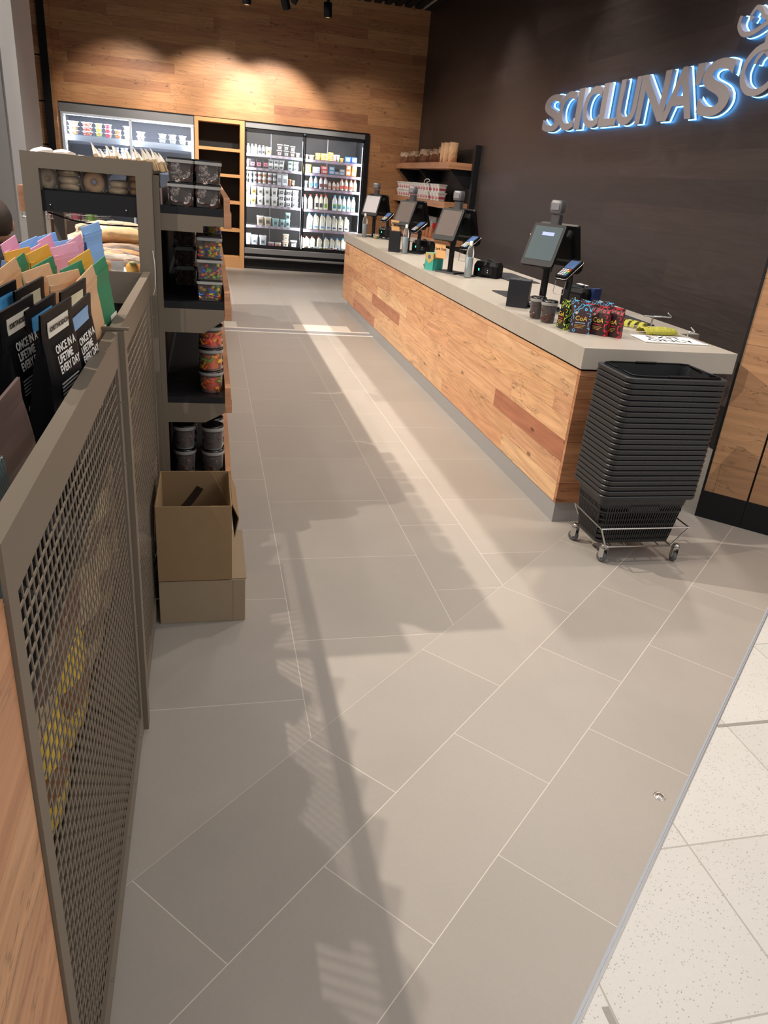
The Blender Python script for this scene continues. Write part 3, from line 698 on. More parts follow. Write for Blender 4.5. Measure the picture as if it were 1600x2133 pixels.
rowp('right', 1.558-.0, [(820, pack(.12,.08,.04,'#dfa83a','#f3e3b0'), .04, 3,'butter_pack','yellow butter pack','packet'), (918, pack(.12,.08,.045,'#dfe2e6','#b8c4d4'), .045, 2,'butter_pack','white butter pack','packet'), (1010, pack(.11,.08,.06,'#d6433f','#f2d8d4'), .058, 2,'butter_block','red butter block','packet'), (1090, pack(.10,.08,.06,'#4b9fd0','#dceef6'), .058, 2,'butter_block','light blue butter block','packet'),
    (1150, pack(.08,.08,.05,'#8b93a0','#c8ccd4'), .05, 1,'meat_pack','grey vacuum pack','packet'), (1210, pack(.10,.08,.045,'#80868f','#c8ccd4'), .045, 2,'meat_pack','grey vacuum pack','packet'), (1280, pack(.085,.08,.085,'#e8893a','#f5e6d6'), .083, 2,'soup_box','orange and white box','box'), (1343, pack(.085,.08,.085,'#e67f35','#f5e6d6'), .083, 2,'soup_box','orange and white box','box')])
bb = bottle(.034,.19,'#e8ecee','#3f86c0','#5aa3d6',False); rb = bottle(.034,.18,'#eee6e2','#b05048','#8c4a44',False); ob = bottle(.03,.125,'#efe2d2','#e86a4a','#e88a6a',False); ol = bottle(.035,.175,'#efe4cf','#e86a4a','#e0604a',False)
rowp('right', 1.328-.0, [(810, cup(.034,.10,'#e4e4e2','#f0f0ee','#6a6c70'), .1, 1,'yoghurt_cup','white cup with grey band','cup'), (868, bb, .19, 1,'milk_bottle','white bottle with blue band','bottle'), (922, bb, .19, 1,'milk_bottle','white bottle with blue band','bottle'), (978, rb, .18, 1,'milk_bottle','white bottle with dark red band','bottle'), (1030, rb, .18, 1,'milk_bottle','white bottle with dark red band','bottle')] + [(x, ob, .125, 1,'smoothie_bottle','small cream bottle with coral cap','bottle') for x in (1075,1125,1170)] + [(x, ol, .175, 1,'smoothie_bottle','tall cream bottle with coral cap','bottle') for x in (1215,1265,1318,1368)])
mg = bottle(.0345,.235,'#efe8cc','#e05a48','#40363a'); mg0 = bottle(.038,.22,'#f0e9cd','#d9483e'); mk = bottle(.0345,.235,'#efe8cc','#e0584a','#7ba83c'); mgr = bottle(.0365,.24,'#eef0ea','#6db2dc','#5faa3a',True,'#2f7fb0'); mbl = bottle(.0345,.235,'#eef0ea','#6db2dc','#8fb9d8',True,'#2c8a70')
rowp('right', 1.005, [(800, mg0, .22, 1,'milk_bottle','square cream milk bottle with red cap','bottle'), (868, mg0, .22, 1,'milk_bottle','square cream milk bottle with red cap','bottle'), (938, mg, .235, 1,'milk_bottle','milk bottle with dark label','bottle'), (992, mg, .235, 1,'milk_bottle','milk bottle with dark label','bottle'), (1042, mk, .235, 1,'milk_bottle','milk bottle with olive label','bottle'), (1145, mgr, .24, 1,'milk_bottle','milk bottle with green label','bottle'), (1200, mgr, .24, 1,'milk_bottle','milk bottle with green label','bottle'), (1250, mbl, .235, 1,'milk_bottle','milk bottle with pale blue label','bottle'), (1305, mbl, .235, 1,'milk_bottle','milk bottle with pale blue label','bottle'), (1358, mbl, .235, 1,'milk_bottle','milk bottle with pale blue label','bottle')])
jb = jug(.0465,.25,'a','#4aa6dc','#f1efe2','#6aaee0'); jp = jug(.0455,.23,'a','#f2f2ee','#f1efe2','#4a4678'); jd = jug(.042,.21,'a','#a04a3a','#e8e2cc','#3c3a40'); je = jug(.0425,.21,'a','#4a9fdc','#dfe6ea','#3f6f94')
rowp('right', .688, [(x, jb, .25, 1,'milk_jug','two litre milk jug with blue cap','milk jug') for x in (868,940,1012,1083)] + [(x, jp, .23, 1,'milk_jug','two litre milk jug with white cap','milk jug') for x in (1150,1222,1290)])
rowp('right', .36, [(x, jd, .21, 1,'milk_jug','milk jug with dark cap','milk jug') for x in (790,845,912,985)] + [(x, je, .21, 1,'milk_jug','milk jug with blue cap','milk jug') for x in (1070,1135,1200,1265,1330)])
for i, (x, c_, d_) in enumerate(((.0,'#e2c27a','tan'),(.11,'#d7cfa8','cream'),(.19,'#9cc8d8','blue'),(.28,'#cfd88a','lime'),(.37,'#e2c27a','tan'),(.53,'#e0694a','red'),(.70,'#d8d2c0','pale'))):
    put(cup(.035,.05,c_,'#efeee8'), 'dip_tub', (1.57+x, YB+.068, .3615), 'small %s dip tub along front of right door bottom shelf, %s from left' % (d_, ORD[i]), 'tub', 'dip tubs at the front of the bottom shelf')

# fruit tubs of the left cooler
def fruit(w_, h, cols_):
    def fn():
        mb = MB(); rnd = random.Random(hash(cols_[0]) & 255 if False else len(cols_)*7+int(w_*1000))
        mb.loft([rrect(w_*.7,.06,.012,.004), rrect(w_*.86,.078,.012,h*.8)], 0)
        for i in range(16):
            a = rnd.uniform(-w_*.32,w_*.32); z = rnd.uniform(h*.15,h*.72); s_ = rnd.uniform(.008,.014)
            mb.ell((a,-.034-rnd.uniform(0,.004)-z*.06,z),(s_,.008,s_*.8), 1+rnd.randrange(len(cols_)), 6, 4)
        n = 1+len(cols_)
        mb.loft([rrect(w_*.98,.09,.012,h*.86), rrect(w_*1.06,.098,.012,h*.9), rrect(w_*1.06,.098,.012,h*.97), rrect(w_*.9,.085,.01,h)], n)
        return mb, [cm('#e6dccb')] + [cm(c) for c in cols_] + [cm('#f1f3f5')]
    return mesh_of('fr' + ''.join(cols_) + '%.3f' % w_, fn)
FS = [(213, fruit(.15,.06,('#e4563f','#cfd873','#f08a4a')), 3, 'mixed melon fruit salad tub'), (360, fruit(.15,.06,('#d8343c','#f0d9c8','#e86a50')), 3, 'red and white fruit salad tub'), (480, fruit(.10,.06,('#e6df62','#d9d46a')), 3, 'yellow pineapple tub'), (580, fruit(.10,.06,('#d8264e','#e8486a')), 3, 'pink watermelon tub'), (682, fruit(.10,.06,('#f08a3a','#e65a3a')), 2, 'orange fruit tub'), (785, fruit(.11,.06,('#e4503f','#c8d46a','#f0a05a')), 3, 'melon mix tub'),
      (928, fruit(.12,.065,('#d86a6a','#7a5ab0','#e8e6ea')), 2, 'berry yoghurt tub'), (1165, fruit(.11,.065,('#d3dce2','#b9c6d0')), 2, 'clear salad tub'), (1275, fruit(.11,.065,('#d3dce2','#b9c6d0')), 2, 'clear salad tub'), (1385, fruit(.11,.065,('#d3dce2','#a9b6c2')), 2, 'clear salad tub'), (1475, fruit(.11,.065,('#d3dce2','#b9c6d0')), 1, 'clear salad tub')]
for i, (cx, me, st, d) in enumerate(FS):
    for k in range(st):
        put(me, 'fruit_tub', (-2.09+(cx-140)/1385*1.89, YB+.13, 1.7825+k*.0605), '%s, fruit cooler top shelf, %s stack from left, %s' % (d, ORD[i], ('bottom','top' if st == 2 else 'middle','top')[k]) if st > 1 else '%s alone at the right end of the top shelf of the fruit cooler' % d, 'tub', 'fruit tubs on the top shelf of the left cooler', random.uniform(-.05,.05))
cpw = cup(.03,.04,'#dfe6f2','#eef3fa','#5a74a8')
for i, cx in enumerate((478,533,588,660,712,760)):
    for k in range(6 if i > 2 else 5):
        put(cpw, 'yoghurt_cup', (-2.09+(cx-140)/1385*1.89, YB+.13, 1.4165+k*.0405), 'small white and blue cup, fruit cooler, %s stack from left, %s from bottom' % (ORD[i], ORD[k]), 'cup', 'cup stacks on the second shelf of the left cooler')

# ------------------------------------------------------------------ wall rack behind the counter
RX = 3.035
t = thing('wall_rack', 'black metal wall rack with two thick timber shelves in the far right corner', 'shelf', (3.2, 11.5, .6))
mbx('upright', M['black_metal'], t, (3.33,3.403,9.90,9.98,.6,2.04)); mbx('upright', M['black_metal'], t, (3.33,3.403,11.66,11.74,.6,2.0)); mbx('upright', M['black_metal'], t, (3.33,3.403,12.98,13.06,.6,2.0))
mbx('back_panel', M['black_metal'], t, (3.385,3.403,9.98,12.98,.62,2.0))
for z in (1.742, 1.258):
    mbx('shelf_board', M['wood_trim'], t, (RX,3.384,10.05,13.08,z,z+.08), bev=.002)
    for y in (10.08, 11.64, 12.95):
        mb = MB(); mb.prism([(3.384,z-.001),(RX+.05,z-.001),(RX+.05,z-.03),(3.30,z-.22),(3.384,z-.22)], 'y', y, y+.03); mb.build('bracket', M['black_metal'], t)
mbx('shelf_board', M['wood_trim'], t, (RX-.1,3.384,10.0,13.05,.80,.86))
def foil(wd, h, th, col, top):
    def fn():
        mb = MB(); rnd = random.Random(3); nx, nz = 7, 8; rings = []
        for j in range(nz+1):
            z = h*j/nz; k = math.sin(PI*min(1, (j+.4)/nz))**.6 if j < nz else 0.02
            ring = []
            for i in range(nx+1): ring.append((wd*(i/nx-.5), -th*k*(1-abs(2*i/nx-1)**2.2)/2 - .001 + rnd.uniform(-.002,.002), z + rnd.uniform(-.002,.002)))
            for i in range(nx, -1, -1): ring.append((wd*(i/nx-.5), th*k*(1-abs(2*i/nx-1)**2.2)/2 + .001, z))
            rings.append(ring)
        mb.loft(rings[:6], 0); mb.loft(rings[5:], 1)
        return mb, [col, top]
    return mesh_of('foil%s%.3f%.3f' % (col.name, wd, h), fn)
foilm = plain('bronze_foil', '#8a5e48', .25, .5, .6, .45, 90); foilt = plain('pale_foil_top', '#c9ab90', .3, .3, .5, .3, 90)
fb = foil(.20, .17, .05, foilm, foilt)
for i in range(22):
    o = put(fb, 'snack_bag', (3.17, 12.95 - i*.105, 1.823), 'bronze foil snack bag, top wall rack shelf, %s from the timber wall' % ORD[i], 'bag', 'foil snack bags on the top rack shelf', random.uniform(-.3,.3), (1, 1, random.uniform(.82,1.15))); o.rotation_euler.x = .25+random.uniform(-.15,.15)
kb = foil(.16, .24, .07, M['kraft'], M['kraft'])
for i, (y, r) in enumerate(((10.62,.1),(10.48,.2),(10.28,.5))):
    put(kb, 'kraft_bag', (3.15, y, 1.823), 'brown kraft pouch on the top wall rack shelf, %s' % ('beside the foil bags','in the middle of three','nearest the camera, tallest')[i], 'bag', 'kraft pouches on the top rack shelf', r)
nc = 15
wc = tub(.115,.19,.105,'#e9e4e4','#f3f3f2','#e9e4e4'); 
def redcup():
    def fn():
        mb = MB(); mb.loft([rrect(.10,.09,.014,0), rrect(.125,.115,.014,.09)], 0); mb.loft([rrect(.14,.13,.014,.09), rrect(.145,.135,.014,.105)], 1)
        mb.box(-.058,-.05,-.035,.035,.02,.075,2); mb.box(-.045,.045,-.052,-.046,.025,.075,2); mb.ell((-.060,0,.048),(.003,.018,.02),3)
        return mb, [M['white'], M['white'], cm('#c2485c'), cm('#e8c0c6')]
    return mesh_of('redcup', fn)
rc = redcup()
for r in range(2):
    for i in range(16):
        if i in (3, 6, 9) and r == 0 and False: continue
        y = 12.9 - i*.152 - (.07 if i > 12 else 0)
        put(rc, 'icing_tub', (3.12, y, 1.34+r*.106), 'white tub with red label, middle rack shelf, %s row, %s from timber wall' % (('lower','upper')[r], ORD[i]), 'tub', 'white tubs on the middle rack shelf')
mb = MB(); mb.tube(smooth([(3.08,11.35,1.556),(3.08,11.28,1.60),(3.08,11.10,1.605),(3.08,11.06,1.58),(3.08,11.2,1.56)],5), .006, 6)
o = mb.build('cable_loop', M['white'], None, origin=(3.08,11.3,1.556)); tag(o, 'white cable loop lying on the upper row of white tubs', 'cable')
rbm = plain('clear_snack_bag', '#b9a79a', .25, 0, .6, .3, 60); 
rb_ = foil(.17, .27, .07, plain('striped_snack_bag', '#b07a5c', .3, 0, .6, .4, 50), plain('silver_bag_top', '#a9a6a4', .25, .5, .6, .3, 60))
for i, (y, x) in enumerate(((10.9,3.02),(10.72,3.03),(10.56,3.03),(10.38,3.03),(11.1,3.02))):
    o = put(rb_, 'nut_bag', (x, y, .861), 'clear topped snack bag, red label, lowest rack shelf, %s from the camera' % ORD[{10.38:0,10.56:1,10.72:2,10.9:3,11.1:4}[y]], 'bag', 'snack bags on the lowest rack shelf', .35)
    mb = MB(); mb.box(-.07,.07,-.045,-.038,.13,.20); lb = mb.build('red_label', cm('#c03a3c'), o, world=False)
gb = foil(.20, .24, .06, plain('pale_green_bag', '#a8ab98', .35, 0, .5, .35, 40), plain('pale_bag_top', '#c9c5bc', .35, 0, .5, .3, 40))
for i, y in enumerate((12.35, 12.15, 11.95)):
    put(gb, 'snack_bag', (3.03, y, .861), 'pale green and white bag, lowest rack shelf, %s from the timber wall' % ORD[i], 'bag', 'pale bags on the lowest rack shelf', .5)

# ------------------------------------------------------------------ left bins with mesh sides
XF = -.205
def grid_mesh(mb, y0, y1, z0, z1, p=.0246, bw=.0045, x=0, th=.0009):
    # square hole mesh: vertical and horizontal flat strands, slightly woven in depth
    y = .7154 - p*math.floor((.7154-y0)/p)
    while y < y1:
        mb.box(x-th, x+th*.8, max(y-bw/2, y0), min(y+bw/2, y1), z0, z1); y += p
    z = .8468 - p*math.floor((.8468-z0)/p)
    while z < z1:
        mb.box(x-th*.8, x+th, y0, y1, max(z-bw/2, z0), min(z+bw/2, z1)); z += p
def bin_unit(y0, y1, label, name='mesh_bin', post=True):
    t = thing(name, label, 'display bin', (-.40, (y0+y1)/2, 0))
    zt = 1.15
    mb = MB(); mb.prism([(XF-.021,zt),(XF+.003,zt),(XF+.003,zt-.07),(XF-.002,zt-.07),(XF-.002,zt-.012),(XF-.021,zt-.012)], 'y', y0, y1); mb.build('top_rail', M['steel'], t)
    mb = MB(); mb.box(-.62,-.59,y0,y1,zt-.07,zt); mb.build('top_rail', M['steel'], t)
    for a, b in (((y0, y0+.012),) if y0 < 1 else ((y1-.012, y1),)):
        mb = MB(); mb.box(-.59,XF-.019,a,b,zt-.11,zt-.004); mb.build('end_rail', M['steel'], t)
    mb = MB(); mb.box(XF-.004,XF+.003,y0,y1,.03,.10); mb.box(XF-.03,XF-.004,y0,y1,.03,.036); mb.build('bottom_rail', M['steel'], t)
    for a, b in ((y0, y0+.035), (y1-.04, y1)):
        mb = MB(); mb.box(XF-.004,XF+.003,a,b,.10,zt-.07); mb.build('stile', M['steel'], t)
    mb = MB(); grid_mesh(mb, y0+.033, y1-.038, .098, zt-.068, x=XF-.003); mb.build('mesh_panel', M['steel'], t)
    mb = MB()
    for z in (.25,.4,.55,.7,.85,1.0): mb.tube([(XF+.004, y1-.037, z), (XF+.009, y1-.037, z)], .0022, 6)
    for k in range(6): mb.tube([(XF+.004, y0+.1+k*(y1-y0-.2)/5, .085), (XF+.009, y0+.1+k*(y1-y0-.2)/5, .085)], .0022, 6)
    mb.build('rivets', M['chrome'], t)
    mb = MB(); mb.box(-.60,XF-.012,y0+.01,y1-.01,.90,.915); mb.build('inner_shelf', M['black_metal'], t)
    mb = MB(); mb.box(-.60,XF-.012,y0+.01,y1-.01,.09,.10); mb.build('floor_panel', M['steel'], t)
    mb = MB(); mb.box(-.60,XF-.05,y0+.01,y1-.01,.455,.468); mb.build('lower_shelf', M['black_metal'], t)
    mb = MB(); mb.box(-.612,-.60,y0,y1,.05,zt-.07); mb.build('back_panel', M['matte_black'], t)
    for yy in (y0+.06, y1-.06):
        mb = MB(); mb.lathe([(.015,0),(.015,.05)], 12, (XF-.02,yy,0)); mb.lathe([(.015,0),(.015,.05)], 12, (-.58,yy,0)); mb.build('foot', M['black'], t)
    return t
b1 = bin_unit(.692, 1.725, 'nearest bronze metal bin with square-hole mesh side, left foreground')
b2 = bin_unit(1.735, 2.775, 'farther bronze mesh bin, between the near bin and the bagel frame')
mb = MB(); mb.box(XF+.004,XF+.016,1.738,1.775,.02,1.145); mb.box(XF-.03,XF+.016,1.73,1.738,.02,1.151); mb.build('corner_post', M['steel'], b2)
mb = MB(); mb.box(XF-.05,XF+.026,1.732,1.744,1.152,1.158); mb.build('joining_clip', M['steel'], b2)
# timber plinth in front
t = thing('timber_plinth', 'smooth timber display plinth at the bottom left corner', 'plinth', (-.42, .52, 0))
mbx('side_panel', M['wood_near'], t, (-.22,XF-.002,.36,.69,0,1.09)); mbx('core', M['wood_near'], t, (-.62,-.22,.36,.688,0,1.09))

# chips / bread packs inside the bins seen through the mesh
def pillow(wd, h, th, cols_, key):
    def fn():
        mb = MB(); nx = 8
        for (j0, j1, mi) in ((0, 3, 0), (3, 5, 1), (5, 8, 0)):
            rings = []
            for j in range(j0, j1+1):
                z = h*j/8; k = max(.04, math.sin(PI*j/8)**.5)
                rings.append([(wd*(i/nx-.5), -th*k*(1-abs(2*i/nx-1)**2.5)/2, z) for i in range(nx+1)] + [(wd*(i/nx-.5), th*k*(1-abs(2*i/nx-1)**2.5)/2+.001, z) for i in range(nx, -1, -1)])
            mb.loft(rings, mi, sm=True)
        return mb, [cols_[0], cols_[1]]
    return mesh_of('pil' + key, fn)
brn = plain('brown_snack_film', '#7d5c44', .3, 0, .6, .5, 60); tan = plain('tan_snack_film', '#b59a78', .35, 0, .6, .4, 60)
PK = [pillow(.2,.24,.07,(brn, cm('#6a3a28')),'a'), pillow(.2,.24,.07,(tan, cm('#5b4130')),'b'), pillow(.2,.24,.07,(cm('#d9b429', .3), cm('#7a4a1c')),'c'), pillow(.2,.24,.07,(brn, cm('#c9b58a')),'d')]
PD = ['brown film', 'tan film', 'yellow', 'brown and cream']
n = 0
for lv, z in ((1, .47), (2, .66)):
    for i in range(9):
        y = .80 + i*.215; 
        if 1.66 < y < 1.80: y = 1.64
        kk = 2 if (i in (1, 2) and lv != 2) else random.choice((0, 1, 3, 1))
        if lv == 2 and i == 0: kk = 2
        for r_, xx in enumerate((-.275,)):
            o = put(PK[kk], 'snack_packet', (xx, y, z), '%s snack packet behind bin mesh, %s layer, %s from the camera' % (PD[kk], ('bottom','middle','top')[lv], ORD[i]), 'packet', 'snack packets inside the mesh bins', PI/2+random.uniform(-.15,.15))
            if lv: pass

# ------------------------------------------------------------------ coffee bags in the bin
PHI = math.radians(75)
def coffee_mesh(mat, mat2, h=.30, wd=.115, th=.052, gus=False):
    # flat-bottom bag: width along local x, thickness along local y (front = -y), pinched folded top
    mb = MB(); R_ = []
    prof = [(0,1,1),(.02,1.02,1.05),(.35,1.0,1.1),(.62,.99,.8),(.78,.98,.42),(.86,.98,.16),(.90,.98,.10),(1.0,.98,.08)]
    for z, a, b in prof: 
        hw = wd*a/2; ht = th*b/2
        R_.append([(-hw,-ht*.8,z*h),(-hw*.86,-ht,z*h),(0,-ht*1.04,z*h),(hw*.86,-ht,z*h),(hw,-ht*.8,z*h),(hw*.93,0,z*h),(hw,ht*.8,z*h),(hw*.86,ht,z*h),(0,ht*1.04,z*h),(-hw*.86,ht,z*h),(-hw,ht*.8,z*h),(-hw*.93,0,z*h)])
    mb.loft(R_, 0, sm=False)
    return mb
blackbag = plain('matte_black_bag', '#08090e', .5, 0, .3)
def face_part(nm, mat, parent, x0, x1, z0, z1, off=.0015, h=.30, th=.052):
    # thin decal following the bag front
    def d(z):
        f = z/h; P_ = [(0,1),(.02,1.05),(.35,1.1),(.62,.8),(.78,.42),(.86,.16),(.90,.10),(1.0,.08)]
        for (a, b), (c_, e) in zip(P_, P_[1:]):
            if f <= c_: return -(b+(e-b)*(f-a)/(c_-a))*th/2*1.04 - off
        return -.08*th/2-off
    mb = MB(); n_ = 6; rings = []
    for k in range(n_+1):
        z = z0+(z1-z0)*k/n_; y = d(z); rings.append([(x0,y,z),(x1,y,z),(x1,y+.001,z),(x0,y+.001,z)])
    mb.loft(rings, 0); return mb.build(nm, mat, parent, world=False), d
def place_bag(x, y, zt, h, lean=.10, roll=.20, yaw=0):
    # base position from the top-centre point
    U = Vector((-lean*math.cos(PHI-PI/2+PI/2-PHI), 0, 1))
    up = Vector((.10, -roll*.9, 1)).normalized()
    wv = Vector((math.cos(PHI+yaw), math.sin(PHI+yaw), 0)); wv = (wv - up*wv.dot(up)).normalized()
    yv = up.cross(wv)      # local y = z x x ; front is -y
    p = Vector((x+.002, y+.02, zt)) - up*h
    return Matrix(((wv.x,yv.x,up.x,p.x),(wv.y,yv.y,up.y,p.y),(wv.z,yv.z,up.z,p.z),(0,0,0,1)))
whitep = cm('#e6e4de', .6)
def black_coffee(x, y, label, lab_col, txt, full=True, roll=.2, yaw=0, zt=1.27):
    h = .31
    t = thing('coffee_bag', label, 'coffee bag', (0,0,0), 0, 'black coffee bags in the bin'); t.matrix_world = place_bag(x, y, zt, h, roll=roll, yaw=yaw)
    mb = coffee_mesh(blackbag, None, h); mb.build('bag', blackbag, t, world=False)
    _, d = face_part('label', lab_col, t, -.038, .036, h*.86, h*.945, h=h)
    def T(s_, size, z, xx=0, al='CENTER', m_=whitep, b=.0004, nm='lettering', sx=1.0):
        yy = d(z) - .0022; y2 = d(z+.02) - .0022
        M_ = frame((xx, yy, z), (1,0,0), (0, y2-yy, .02))
        return text(s_, size, m_, t, M_, .0002, b, name=nm, align=al, sx=sx)
    if txt: T(txt, .0118, h*.905, m_=cm('#2a2826'))
    if full:
        T('ONCE IN A\nLIFETIME\nEVERY DAY', .0195, h*.735, -.032, 'LEFT', b=.0004, sx=.72)
        mb = MB()
        for k in range(5):
            z = h*(.60-.02*k); mb.box(-.034, .03-.004*(k%2), d(z)-.0014, d(z)-.0002, z, z+.0022)
        z = h*.49; mb.box(-.016,.026,d(z)-.0014,d(z)-.0002,z,z+.0028)
        z = h*.47; mb.box(-.016,.03,d(z)-.0014,d(z)-.0002,z,z+.0012)
        mb.build('small_print', cm('#9b9a98', .6), t, world=False)
        T('ST. ALi', .036, h*.41, -.034, 'LEFT', b=.0005, sx=.68)
        T('COFFEE', .034, h*.31, -.034, 'LEFT', m_=cm('#b9b9b8', .6), b=.0002, sx=.62)
        face_part('lower_label', cm('#4c4e50', .6), t, -.034, -.014, h*.16, h*.24, h=h)
    return t
cl = cm('#d9d2c3', .6); bl_ = cm('#4fa0dc', .6); crl = cm('#cfc6a6', .6)
black_coffee(-.315, 1.315, 'black coffee bag with white name label at the left edge of the photo', cl, 'ORTHODOX', yaw=.0)
black_coffee(-.252, 1.305, 'black coffee bag with white name label, nearest the bin rail', cl, 'ORTHODOX')
black_coffee(-.238, 1.44, 'slim black coffee bag with pale blue label leaning on the rail', cm('#7fa3c8', .6), None, True, .25, .05, 1.255)
black_coffee(-.262, 1.545, 'black coffee bag with cream label behind the one leaning on the rail', crl, None, True, .2, 0, 1.27)
black_coffee(-.292, 1.385, 'black coffee bag with blue label between the two white labelled bags', bl_, None, False, .22, 0, 1.262)
black_coffee(-.338, 1.53, 'black coffee bag with cream label behind the blue labelled bag', crl, None, False)
black_coffee(-.375, 1.47, 'black coffee bag with sky blue label at the far left', bl_, None, False)
def pouch(x, y, label, front, side, lab, roll=.15, yaw=0, zt=1.275, h=.27, grp='paper coffee bags in the bin'):
    roll += random.uniform(-.09, .12); yaw += random.uniform(-.22, .16); zt += random.uniform(-.012, .006)
    t = thing('coffee_bag', label, 'coffee bag', (0,0,0), 0, grp); t.matrix_world = place_bag(x, y, zt, h, roll=roll, yaw=yaw)
    mb = coffee_mesh(front, None, h, .11, .05); mb.build('bag', front, t, world=False)
    mb = MB(); hw = .0565
    mb.loft([[(-hw,-.014+.006*(k>4),z*h),(-hw+.002,-.014+.006*(k>4),z*h),(-hw+.002,.014-.006*(k>4),z*h),(-hw,.014-.006*(k>4),z*h)] for k, z in enumerate((.03,.3,.5,.7,.8,.92))], 0)
    mb.build('side_gusset', side, t, world=False)
    face_part('label', lab, t, .012, .05, h*.42, h*.60, h=h, th=.05)
    mb = MB(); mb.loft([[(-.053,-.003,h*.96),(.053,-.003,h*.96),(.053,.003,h*.96),(-.053,.003,h*.96)], [(-.05,.010,h*1.06),(.05,.006,h*1.08),(.05,.008,h*1.08),(-.05,.012,h*1.06)]], 0)
    mb.build('top_flap', front, t, world=False)
    return t
gre = plain('green_paper', '#2f7a54', .6); yelp = plain('mustard_paper', '#cf9e33', .6); pnk = plain('pink_paper', '#d79bb4', .6); blu = plain('sky_blue_paper', '#7fa9dc', .6); nav = cm('#2c3f6a', .6)
wl = cm('#e2ded4', .6); krf = M['kraft']
POS = {0:'at the left', 1:'second from the left', 2:'third from the left', 3:'rightmost, leaning to the rail', 4:'fifth'}
for i, (x, y, r) in enumerate(((-.41,1.70,.0),(-.350,1.69,.05),(-.298,1.685,.1),(-.252,1.68,.2))):
    pouch(x, y, 'brown kraft coffee bag in the row behind the black bags, %s' % POS[i], krf, gre, wl, .15+r*.3, 0, 1.255)
for i, (x, y) in enumerate(((-.42,1.84),(-.365,1.838),(-.300,1.81),(-.252,1.85))):
    pouch(x, y, 'green coffee bag in the row behind the kraft bags, %s' % POS[i], gre, yelp, wl, .15, 0, 1.26)
for i, (x, y) in enumerate(((-.45,1.99),(-.395,1.95),(-.303,1.95))):
    pouch(x, y, 'mustard yellow coffee bag behind the green ones, %s' % ('leftmost of three','in the middle of three','rightmost of three')[i], yelp, pnk, wl, .15, 0, 1.265)
for i, (x, y) in enumerate(((-.52,2.22),(-.435,2.09),(-.435,2.25),(-.359,2.08),(-.361,2.26))):
    pouch(x, y, 'pink coffee bag behind the yellow ones, %s' % ('at the far left','second from the left in front','second from the left at the back','rightmost in front','rightmost at the back')[i], pnk, blu, wl, .12, 0, 1.265)
for i, (x, y) in enumerate(((-.506,2.37),(-.48,2.52),(-.405,2.34),(-.350,2.50))):
    pouch(x, y, 'sky blue coffee bag in the back row of the bin, %s' % ('leftmost','second from the left','third from the left','rightmost and tallest')[i], blu, nav, wl, .12, 0, 1.255 if i < 3 else 1.285)
# near brown pouch and ribbed pack at left edge
t = thing('brown_pouch', 'dull mauve brown pouch at the left edge, before the black coffee bags', 'pouch', (0,0,0)); t.matrix_world = place_bag(-.285, 1.05, 1.188, .27, roll=.3, yaw=.1)
mv = plain('mauve_brown_film', '#5d4a46', .35, 0, .5, .15, 12)
coffee_mesh(mv, None, .27, .12, .05).build('bag', mv, t, world=False)
mb = MB()
for k in range(4): mb.box(-.03+.012*k, -.027+.012*k, -.0305, -.0285, .05, .15-.01*k)
mb.build('printed_stripes', cm('#9a8f88'), t, world=False)
def ribs():
    mb = MB()
    for i in range(26): mb.tube([(-.09+.007*i, -.02-.012*math.sin(PI*i/25), .0), (-.09+.007*i, -.03-.012*math.sin(PI*i/25), .12), (-.09+.007*i, -.018, .2)], .003, 5, 0)
    mb.box(-.09,.09,-.02,.03,0,.2,1); return mb
mb = ribs(); o = mb.build('ribbed_packet', [cm('#5c6a6c', .4), cm('#14201f', .5)]); o.matrix_world = place_bag(-.30, .86, 1.125, .2, roll=.25, yaw=.1)
tag(o, 'dark teal ribbed packet lying at the near left end of the bin', 'packet')

# ------------------------------------------------------------------ bagel frame and gondola
t = thing('display_frame', 'bronze metal display frame with bagels in its window and bread bags on top', 'shelf unit', (-.39, 2.8, 0))
FX0, FX1, FY = -.592, -.187, 2.80
mbx('post', M['steel'], t, (FX0,FX0+.052,FY,FY+.04,0,1.5)); mbx('post', M['steel'], t, (FX1-.052,FX1,FY,FY+.04,0,1.5))
mbx('top_beam', M['steel'], t, (FX0+.052,FX1-.052,FY,FY+.04,1.452,1.5)); mbx('side_beam', M['steel'], t, (FX1-.03,FX1-.001,FY+.041,FY+1.2,1.462,1.5), (FX0,FX0+.04,FY+.041,FY+.5,1.462,1.5))
mbx('top_deck', M['steel'], t, (FX0+.04,FX1-.03,FY+.04,FY+.42,1.462,1.472))
mbx('tray', M['black_metal'], t, (FX0+.03,FX1-.03,FY+.045,FY+.42,1.374,1.383), (FX0+.03,FX1-.03,FY+.041,FY+.049,1.374,1.391))
rs = mbx('riser_panel', M['matte_black'], t, (FX0+.052,FX1-.052,FY+.01,FY+.02,1.322,1.386))
mb = MB(); 
for xx in (-.515, -.275): mb.ell((xx, FY+.008, 1.342), (.003,.003,.003))
sc_ = mb.build('screw', M['chrome'], t); sc_.parent = rs
mbx('rear_post', M['steel'], t, (FX0,FX0+.04,FY+.46,FY+.5,0,1.462), (FX1-.04,FX1,FY+.46,FY+.5,0,1.462))
mbx('timber_edge', M['wood_trim'], t, (FX0-.022,FX0-.001,FY+.02,FY+.5,1.315,1.395))
mb = MB(); mb.tube(smooth([(-.53,FY+.03,1.318),(-.45,FY+.05,1.295),(-.38,FY+.06,1.288),(-.24,FY+.05,1.29)],5), .0025, 6); mb.build('cable', M['black'], t)

